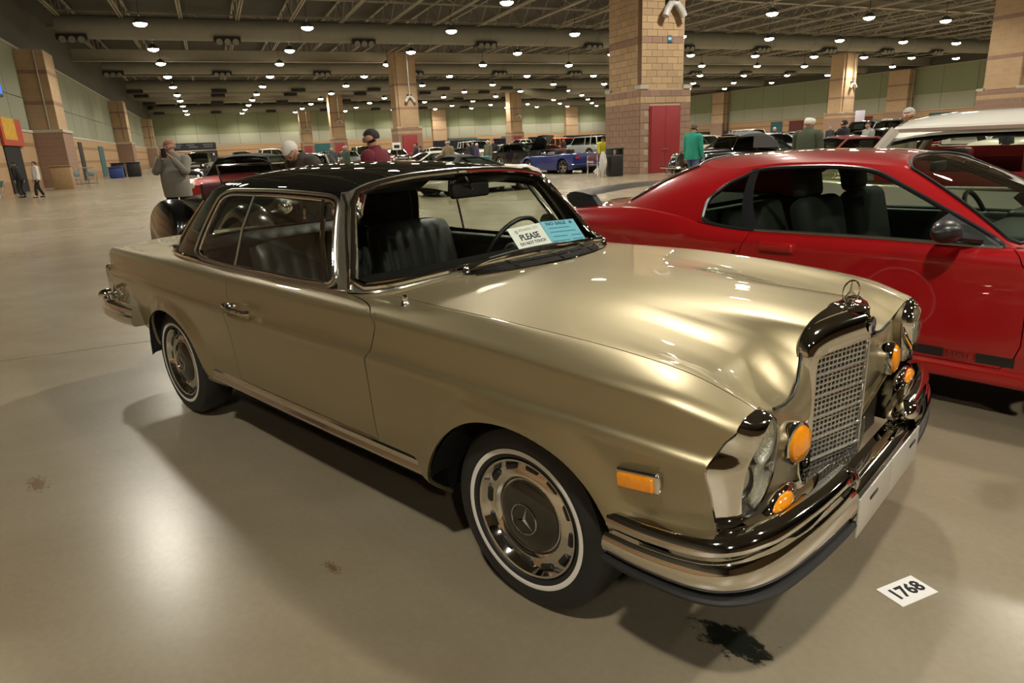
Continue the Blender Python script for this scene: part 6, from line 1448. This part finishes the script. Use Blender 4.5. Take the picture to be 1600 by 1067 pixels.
    for i in range(8):
        a = PI*.62*i/7; row = []
        for j in range(16):
            b = 2*PI*j/16; cut = 1. if math.cos(b) < .35 else (.62 if not bald else .3)
            a2 = a*cut; r = Vector((.106*math.sin(a2)*math.cos(b)-.014, .086*math.sin(a2)*math.sin(b), .150+.100*math.cos(a2)))
            if bald:                                     # hair left only round the back and sides
                a2 = PI*(.34+.34*i/7); b = R_(78)+R_(204)*j/15; r = Vector((.112*math.sin(a2)*math.cos(b)-.014, .095*math.sin(a2)*math.sin(b), .145+.104*math.cos(a2)))
            row.append(Hd(.02+r.x, r.y, r.z))
        rows.append(row)
    mb.grid(rows, closev=not bald); obj('hair', mb, mat('hair_'+hair, HC, rough=.8, bump=.4), t, 60)
    mb = MB()
    for s in (-1, 1): mb.sphere(Hd(.104, s*.031, .132), .010, 8, 6); mb.tube([Hd(.114, s*.016, .155), Hd(.104, s*.05, .153)], .004, 5)
    obj('eyes', mb, EYE, t); mb = MB(); mb.tube([Hd(.098, -.022, .060), Hd(.106, 0, .062), Hd(.098, .022, .060)], .005, 5); obj('mouth', mb, mat('lips', (.36, .15, .12), rough=.5), t)
    if shirt: mb = MB(); mb.rbox(U(.125, 0, 1.30), (.05, .13, .34), .02, M=Mt); obj('shirt_front', mb, cloth('shirt', shirt), t)
    if cap: mb = MB(); mb.sphere(Hd(.015, 0, .175), (.115, .10, .085), 14, 8); mb.rbox(Hd(.14, 0, .155), (.12, .15, .015), .006, M=Mh); obj('cap', mb, cloth('cap', cap), t)
    return t, U, Hd, arms
JEANS = (.035, .045, .075); DKTR = (.018, .018, .022); KHA = (.22, .17, .10)
ph, U_, Hd_, ar = person('man in a grey sweatshirt and dark jeans taking a photo with a raised phone', 13.0, -.57, 166, (.25, .235, .20), (.03, .036, .05), 'ginger', 1.80, bald=False, hands=((.34, -.07, 1.46), (.32, .09, 1.44)), nod=8, turn=-22, build=1.22)
mb = MB(); mb.rbox((0, 0, 0), (.012, .078, .15), .008); pc = obj('phone', mb, BLACK, None, rz=HYAW+R_(166)); pw = ph.matrix_basis
q = Vector((.425, .01, 1.53))*(1.80/1.76); pc.location = hp(13.0, -.57)+Matrix.Rotation(HYAW+R_(166), 3, 'Z') @ q; tag(pc, 'black phone held up by the man in the grey sweatshirt', 'phone')
person('white-haired man in a dark brown jacket bending forward behind the black roof', 8.35, 1.12, 120, (.055, .045, .035), DKTR, 'white', 1.74, lean=24, nod=35, turn=10)
person('dark-haired man in a maroon jersey and jeans behind the black roof', 8.5, 1.86, 50, (.13, .012, .022), (.028, .036, .062), 'dark', 1.74, turn=38, nod=12, build=1.3)
person('bald man in a dark denim jacket far behind, left of the man in maroon', 40, 6.35, 190, (.05, .06, .08), DKTR, 'grey', 1.72, bald=True)
person('man in a dark green jacket close left of the man in maroon', 30, 5.35, 100, (.045, .075, .05), KHA, 'grey', 1.75, bald=True, nod=15)
person('person in black standing in front of the red door of the second pillar', 33, 9.25, 90, (.012, .012, .014), DKTR, 'black', 1.72)
person('person in black bending by the white coupe near the second pillar', 36, 10.55, 60, (.014, .014, .016), DKTR, 'dark', 1.60, lean=20)
person('man in a tan and black jacket with his arm out near the second pillar', 26.4, 8.8, 110, (.22, .17, .10), DKTR, 'grey', 1.75, bald=True, lean=10, hands=((.45, -.2, 1.2), None))
person('man in a dark navy coat in the group left of the white roadster', 43, 15.9, 200, (.02, .024, .035), JEANS, 'dark', 1.72)
person('person in a dark coat facing the group left of the white roadster', 45, 16.3, 80, (.03, .025, .03), JEANS, 'brown', 1.70)
person('woman in a purple jacket with pale hair in the distant group', 41, 15.45, 250, (.07, .045, .12), DKTR, 'white', 1.60)
person('pale-haired person in an olive coat behind the white roadster', 38, 15.0, 120, (.12, .12, .08), JEANS, 'white', 1.74)
person('man in a black jacket right of the pale-haired person in olive', 43.6, 17.6, 160, (.012, .012, .014), DKTR, 'brown', 1.75)
person('person in black walking in front of the orange utility vehicle', 55, 28.9, 180, (.014, .014, .018), DKTR, 'dark', 1.68)
person('person in a yellow vest and jeans bending next to the big pillar', 31, 18.5, 160, (.62, .60, .04), JEANS, 'dark', 1.68, lean=30)
person('man in a teal jacket and jeans walking right of the red double door', 15.6, 12.2, -72, (.02, .26, .19), (.08, .12, .26), 'brown', 1.80, nod=18, stride=.16, build=1.1)
person('man in a red shirt among the cars right of the big pillar', 36.6, 31.5, 200, (.36, .02, .02), DKTR, 'dark', 1.73)
person('white-haired person far behind the silver sedan', 27.9, 26.95, 150, (.03, .03, .04), DKTR, 'white', 1.74)
person('balding white-haired man in an olive green jacket and white shirt behind the red roof', 9.5, 9.98, -78, (.05, .062, .035), DKTR, 'white', 1.75, bald=True, nod=14, shirt=(.62, .62, .62), build=1.15)
person('person in dark blue far behind, right of the man in the olive jacket', 36, 39.8, 120, (.03, .035, .05), DKTR, 'grey', 1.70)
person('man in a black coat with his back turned by the maroon coupe', 16.0, 18.25, 10, (.012, .013, .013), DKTR, 'black', 1.77, build=1.15)
person('man in a light grey sweatshirt in front of the black utility vehicle', 17.0, 20.55, 75, (.28, .29, .27), JEANS, 'dark', 1.70, build=1.05, nod=15)
person('big grey-haired man in an olive grey shirt seen from behind above the white roof', 8.0, 10.55, 60, (.21, .20, .135), DKTR, 'grey', 1.79, turn=35, build=1.32, nod=10)
person('man in a dark jacket and white cap right of the black off-roader', 24.6, 36.9, 200, (.02, .03, .025), DKTR, 'white', 1.72, cap=(.6, .58, .5))
person('person with a dark head bending at the raised white hood', 19.0, 29.6, 40, (.015, .015, .02), DKTR, 'black', 1.62, lean=22)
person('man in a black jacket at the far right in front of the raised white hood', 13.6, 22.4, 20, (.02, .02, .026), DKTR, 'black', 1.78, build=1.2)
person('person in a white top and black trousers leaning by the dark doorway at left', 37.5, -7.35, 120, (.60, .60, .58), (.014, .014, .016), 'black', 1.62, lean=-4, side=8, stride=.2)
person('person in black beside the dark doorway at left', 38.5, -8.2, 60, (.012, .012, .013), DKTR, 'dark', 1.66, lean=12)
# ================================================================== small things
# number card on the floor
cn = [Vector((.856, -.023, 0)), Vector((.924, .132, 0)), Vector((1.009, .082, 0)), Vector((.943, -.068, 0))]
ctr = sum(cn, Vector())/4; ex = (cn[1]-cn[0]+cn[2]-cn[3]).normalized(); ey = Vector((-ex.y, ex.x, 0))
w_, h_ = ((cn[1]-cn[0]).length+(cn[2]-cn[3]).length)/2, ((cn[3]-cn[0]).length+(cn[2]-cn[1]).length)/2
fc = thing('number_card', 'white paper card reading 1768 lying on the floor in front of the bumper', 'sign', ctr+Vector((0, 0, .0005)), math.atan2(ex.y, ex.x))
mb = MB(); mb.box((0, 0, .0008), (w_, h_, .0016)); obj('card', mb, WHITE_PAPER, fc)
text('card_number', '1768', .068, INK, fc, Matrix.Identity(3), (.0, .0, .0018), depth=.0003, bold=.0022)
# cards behind the windshield
def card(label, c, wd, ht, M, m, name):
    t = thing(name, label, 'sign', c, 0); mb = MB(); mb.prism([(-wd/2, 0), (wd/2, 0), (wd/2, ht), (-wd/2, ht)], .0012, M, (0, 0, 0)); obj('card', mb, m, t); return t
# ---- oil spot and rust marks
def spot(label, x, y, rx, ry, col, amt=.55, name='floor_stain', sc=30, lo=1.7):
    nm = 'stain_'+'%02d%02d' % (int(col[0]*99), int(sc)); m = MATS.get(nm)
    if not m:
        m = bpy.data.materials.new(nm); m.use_nodes = True; nt = m.node_tree; b = nt.nodes['Principled BSDF']; b.inputs['Base Color'].default_value = (*col, 1); b.inputs['Roughness'].default_value = .35
        tc = nt.nodes.new('ShaderNodeTexCoord'); n = nt.nodes.new('ShaderNodeTexNoise'); n.inputs['Scale'].default_value = sc; n.inputs['Detail'].default_value = 8; n.inputs['Roughness'].default_value = .7
        vl = nt.nodes.new('ShaderNodeVectorMath'); vl.operation = 'LENGTH'; ad = nt.nodes.new('ShaderNodeMath'); ad.operation = 'MULTIPLY_ADD'; ad.inputs[1].default_value = -1.15; rp_ = nt.nodes.new('ShaderNodeMapRange')
        rp_.inputs[1].default_value = -.52; rp_.inputs[2].default_value = -.30; rp_.inputs[3].default_value = 0; rp_.inputs[4].default_value = amt
        m1 = nt.nodes.new('ShaderNodeMath'); m1.operation = 'MULTIPLY'; m1.inputs[1].default_value = -1.7; ad.inputs[1].default_value = 4.
        rp_.inputs[1].default_value = lo; rp_.inputs[2].default_value = lo+.5; rp_.inputs[3].default_value = 0; rp_.inputs[4].default_value = amt
        nt.links.new(tc.outputs['Object'], n.inputs['Vector']); nt.links.new(tc.outputs['Object'], vl.inputs[0]); nt.links.new(vl.outputs['Value'], m1.inputs[0]); nt.links.new(n.outputs['Fac'], ad.inputs[0]); nt.links.new(m1.outputs[0], ad.inputs[2])
        nt.links.new(ad.outputs[0], rp_.inputs[0]); nt.links.new(rp_.outputs[0], b.inputs['Alpha']); MATS[nm] = m
    mb = MB(); mb.add([(math.cos(a), math.sin(a), 0) for a in np.linspace(0, 2*PI, 41)[:-1]], [tuple(range(40))]); o = obj(name, mb, m, None, 0, loc=(x, y, .0009)); o.scale = (rx, ry, 1); return tag(o, label, 'stain')
spot('dark oily spot on the floor in front of the chrome bumper', .60, -.550, .17, .10, (.014, .018, .012), .90, 'oil_stain', 2.6, .75)
# ---- things along the left wall and by the pillar
t = hthing('trash_bin', 'black plastic trash bin standing at the left of the big pillar', 'bin', 24.7, 15.35)
mb = MB(); mb.rbox((0, 0, .44), (.50, .56, .86), .05, 3); obj('bin_body', mb, BLACK, t)
mb = MB()
for y in (-.24, .24): mb.rbox((0, y, .98), (.5, .08, .28), .03)
mb.rbox((0, 0, 1.10), (.54, .6, .07), .03); obj('bin_hood', mb, BLACK, t)
t = hthing('plastic_bag', 'pale plastic bag hanging beside the black trash bin', 'bag', 24.8, 14.86); mb = MB(); rows = []
for k in range(8): q = k/7; r = .05+.12*math.sin(PI*min(1, q*1.1))**.7; rows.append([(r*math.cos(a)*(1+.2*math.sin(3*a+k)), r*math.sin(a)*(1+.15*math.cos(2*a)), 1.0*(1-q)+.01) for a in np.linspace(0, 2*PI, 13)[:-1]])
mb.grid(rows, closev=True); obj('bag', mb, mat('pale_plastic', (.5, .5, .46), rough=.4), t)
def folding_chair(label, D, Rr, rz, m, name='folding_chair'):
    t = hthing(name, label, 'chair', D, Rr, R_(rz)); mb = MB(); mb.rbox((0, 0, .44), (.42, .42, .035), .015); obj('seat', mb, m, t); mb = MB(); mb.rbox((-.24, 0, .74), (.03, .42, .26), .012, M=Matrix.Rotation(R_(-12), 3, 'Y')); obj('backrest', mb, m, t)
    for s in (-1, 1):
        mb = MB(); mb.tube([(.28, s*.21, .0), (-.28, s*.21, .86)], .014, 6); obj('leg', mb, CHROME_DULL, t); mb = MB(); mb.tube([(-.26, s*.19, .0), (.16, s*.19, .44)], .014, 6); obj('leg', mb, CHROME_DULL, t)
    return t
TEALP = mat('teal_plastic', (.10, .20, .21), rough=.5)
folding_chair('left folding chair of the teal pair by the first brick pilaster', 50.4, -7.75, 200, TEALP); folding_chair('right folding chair of the teal pair by the first brick pilaster', 50.6, -7.0, 190, TEALP)
folding_chair('teal folding chair cut off by the left edge of the picture', 34.5, -8.25, 150, TEALP)
folding_chair('maroon chair standing between the blue roadster and the trash bin', 26.0, 15.05, 150, mat('maroon_plastic', (.10, .02, .03), rough=.5), 'chair')
t = hthing('podium', 'plain tan wooden podium by the dark doorway at left', 'podium', 47.5, -8.0); mb = MB(); mb.rbox((0, 0, .65), (.7, 1.0, 1.3), .02); obj('cabinet', mb, mat('tan_wood', (.34, .22, .11), rough=.5, noise=(6, .2)), t); mb = MB(); mb.rbox((0, 0, 1.32), (.8, 1.1, .05), .01); obj('top', mb, MATS['tan_wood'], t)
t = hthing('crowd_barrier', 'silver crowd barrier with upright bars right of the tan podium', 'barrier', 49.0, -7.6); mb = MB(); mb.tube([(0, 1.1, .1), (0, 1.1, 1.15), (0, -1.1, 1.15), (0, -1.1, .1)], .03, 6); mb.tube([(0, 1.1, .2), (0, -1.1, .2)], .025, 6); obj('frame', mb, CHROME_DULL, t)
for k in range(9): mb = MB(); mb.cyl((0, -.88+.22*k, .2), (0, -.88+.22*k, 1.15), .014, n=6); obj('bar', mb, CHROME_DULL, t)
for lab, D, Rr, c in (('blue bin on the floor beyond the teal chairs', 70, -7.7, (.03, .06, .24)), ('left black bin beyond the blue one at the left wall', 74, -7.9, (.015, .015, .015)), ('right black bin beyond the blue one at the left wall', 72.5, -6.5, (.015, .02, .018))):
    t = hthing('bin', lab, 'bin', D, Rr); mb = MB(); mb.rbox((0, 0, .6 if c[2] < .1 else .45), (1.0, 1.1, 1.2 if c[2] < .1 else .9), .1); obj('bin_body', mb, mat('bin_%d' % int(c[2]*99), c, rough=.5), t); mb = MB(); mb.rbox((0, 0, 1.24 if c[2] < .1 else .93), (1.1, 1.2, .09), .03); obj('bin_lid', mb, MATS['bin_%d' % int(c[2]*99)], t)
t = hthing('banner_stand', 'dark banner stand with pale lettering lines in front of the far wall at left', 'banner', 95, -1.6)
mb = MB(); mb.box((0, .2, 2.75), (.08, 5.6, .85)); obj('banner', mb, mat('banner_dark', (.02, .022, .03), rough=.6), t); mb = MB(); mb.box((0, -1.2, 1.75), (.08, 2.9, .9)); obj('banner', mb, MATS['banner_dark'], t)
mb = MB()
for y in (3.0, .2, -2.6): mb.cyl((.05, y, 0), (.05, y, 3.2), .05, n=6)
mb.cyl((.05, 3.0, 2.2), (.05, -2.6, 2.2), .05, n=6); obj('frame', mb, CHROME_DULL, t)
mb = MB()
for y, z, w2 in ((2.0, 2.95, 1.4), (2.0, 2.7, 1.1), (0, 2.7, 1.0), (-1.7, 2.95, 1.2), (-1.7, 2.7, 1.0), (.3, 2.95, .9)): mb.box((-.05, y, z), (.01, w2, .13))
for k in range(5): mb.box((-.05, -.2-.5*k, 1.8), (.01, .28, .35))
obj('banner_print', mb, mat('banner_pale', (.16, .17, .18), rough=.6), t)
for i, (R0, R1) in enumerate(((46.8, 60.5), (61.5, 66.5), (70.5, 76.0), (80, 97))):
    t = hthing('drape', ('leftmost', 'second', 'third', 'rightmost')[i]+' stretch of navy pipe-and-drape along the far wall', 'drape', 152, (R0+R1)/2); mb = MB(); n_ = 60
    mb.grid([[(.12*math.sin(j*1.9), (R1-R0)*(j/n_-.5), z) for j in range(n_+1)] for z in (0.02, 1.4, 2.75)]); obj('cloth', mb, NAVY, t, 60); mb = MB(); mb.cyl((0, -(R1-R0)/2, 2.78), (0, (R1-R0)/2, 2.78), .04, n=6); obj('rail', mb, CHROME_DULL, t)
t = hthing('drape', 'dark drape along the right wall behind the cars right of the big pillar', 'drape', 128, 101.5, -PI/2); mb = MB(); mb.grid([[(.12*math.sin(j*1.9), 34*(j/80-.5), z) for j in range(81)] for z in (0.02, 1.0, 2.2)]); obj('cloth', mb, NAVY, t, 60)
t = hthing('info_sign', 'white sign with a dark picture in front of the second pillar', 'sign', 44, 11.1); mb = MB(); mb.box((0, 0, 1.62), (.04, .55, .45)); obj('panel', mb, WHITE_PAPER, t); mb = MB(); mb.cyl((.02, 0, 0), (.02, 0, 1.5), .02, n=6); obj('post', mb, CHROME_DULL, t); mb = MB(); mb.box((-.025, 0, 1.6), (.006, .36, .2)); obj('print', mb, INK, t)
# cards in the windshield of the gold coupe
def ws_card(label, name, bl, br, tl, m):
    bl, br, tl = Vector(bl), Vector(br), Vector(tl); x = (br-bl); W = x.length; y = tl-bl; M = basis(x, y); H = y.dot(M.col[1]); t = thing(name, label, 'sign', bl, 0)
    mb = MB(); mb.prism([(0, 0), (W, 0), (W, H), (0, H)], .0012, M); obj('card', mb, m, t); return t, M, W, H

GREYP = mat('print_grey', (.45, .45, .44), rough=.7); BLUECARDP = mat('sky_blue_card', (.16, .50, .70), rough=.65)
t, M, W, H = ws_card('white card reading PLEASE DO NOT TOUCH behind the windshield', 'notice_card', (-.845, .147, .979), (-.845, .388, .984), (-.93, .151, 1.083), WHITE_PAPER)
L = lambda u, v: M @ Vector((u*W, v*H, .0016))
text('notice_heading', 'ATLANTIC CITY', .020, GREYP, t, M, L(.58, .84))
mb = MB(); mb.cyl(L(.20, .80), L(.20, .80)+M.col[2]*.0006, .011, n=14); obj('notice_badge', mb, GREYP, t)
text('notice_text', 'PLEASE', .046, INK, t, M, L(.5, .53), bold=.0012); text('notice_text', 'DO NOT TOUCH', .024, INK, t, M, L(.5, .27), bold=.0003)
t, M, W, H = ws_card('sky blue card reading NO SALE behind the windshield', 'notice_card', (-.842, .392, .975), (-.772, .580, .975), (-.992, .392, 1.083), BLUECARDP)
L = lambda u, v: M @ Vector((u*W, v*H, .0016))
text('notice_heading', 'NO SALE', .030, mat('print_navy', (.02, .06, .12), rough=.7), t, M, L(.42, .88), bold=.0006)
mb = MB(); mb.cyl(L(.86, .88), L(.86, .88)+M.col[2]*.0006, .009, n=14); obj('notice_badge', mb, MATS['print_navy'], t)
for u, v, w2 in ((.45, .70, .6), (.5, .54, .75), (.35, .36, .4), (.82, .36, .28), (.3, .18, .5), (.8, .2, .3)): mb = MB(); mb.box((0, 0, 0), (W*w2, .006, .0006), M=M); mb.v = [tuple(Vector(p)+L(u, v)) for p in mb.v]; obj('notice_line', mb, mat('print_blue', (.05, .20, .32), rough=.7), t)

spot('patch of brown rust streaks on the floor at the left edge of the picture', -2.40, -1.67, .20, .09, (.17, .075, .02), .55, 'floor_stain', 5, 1.15)
spot('small rust specks on the floor between the two whitewall tyres', -.69, -1.13, .12, .05, (.17, .075, .02), .5, 'floor_stain', 7, 1.25)
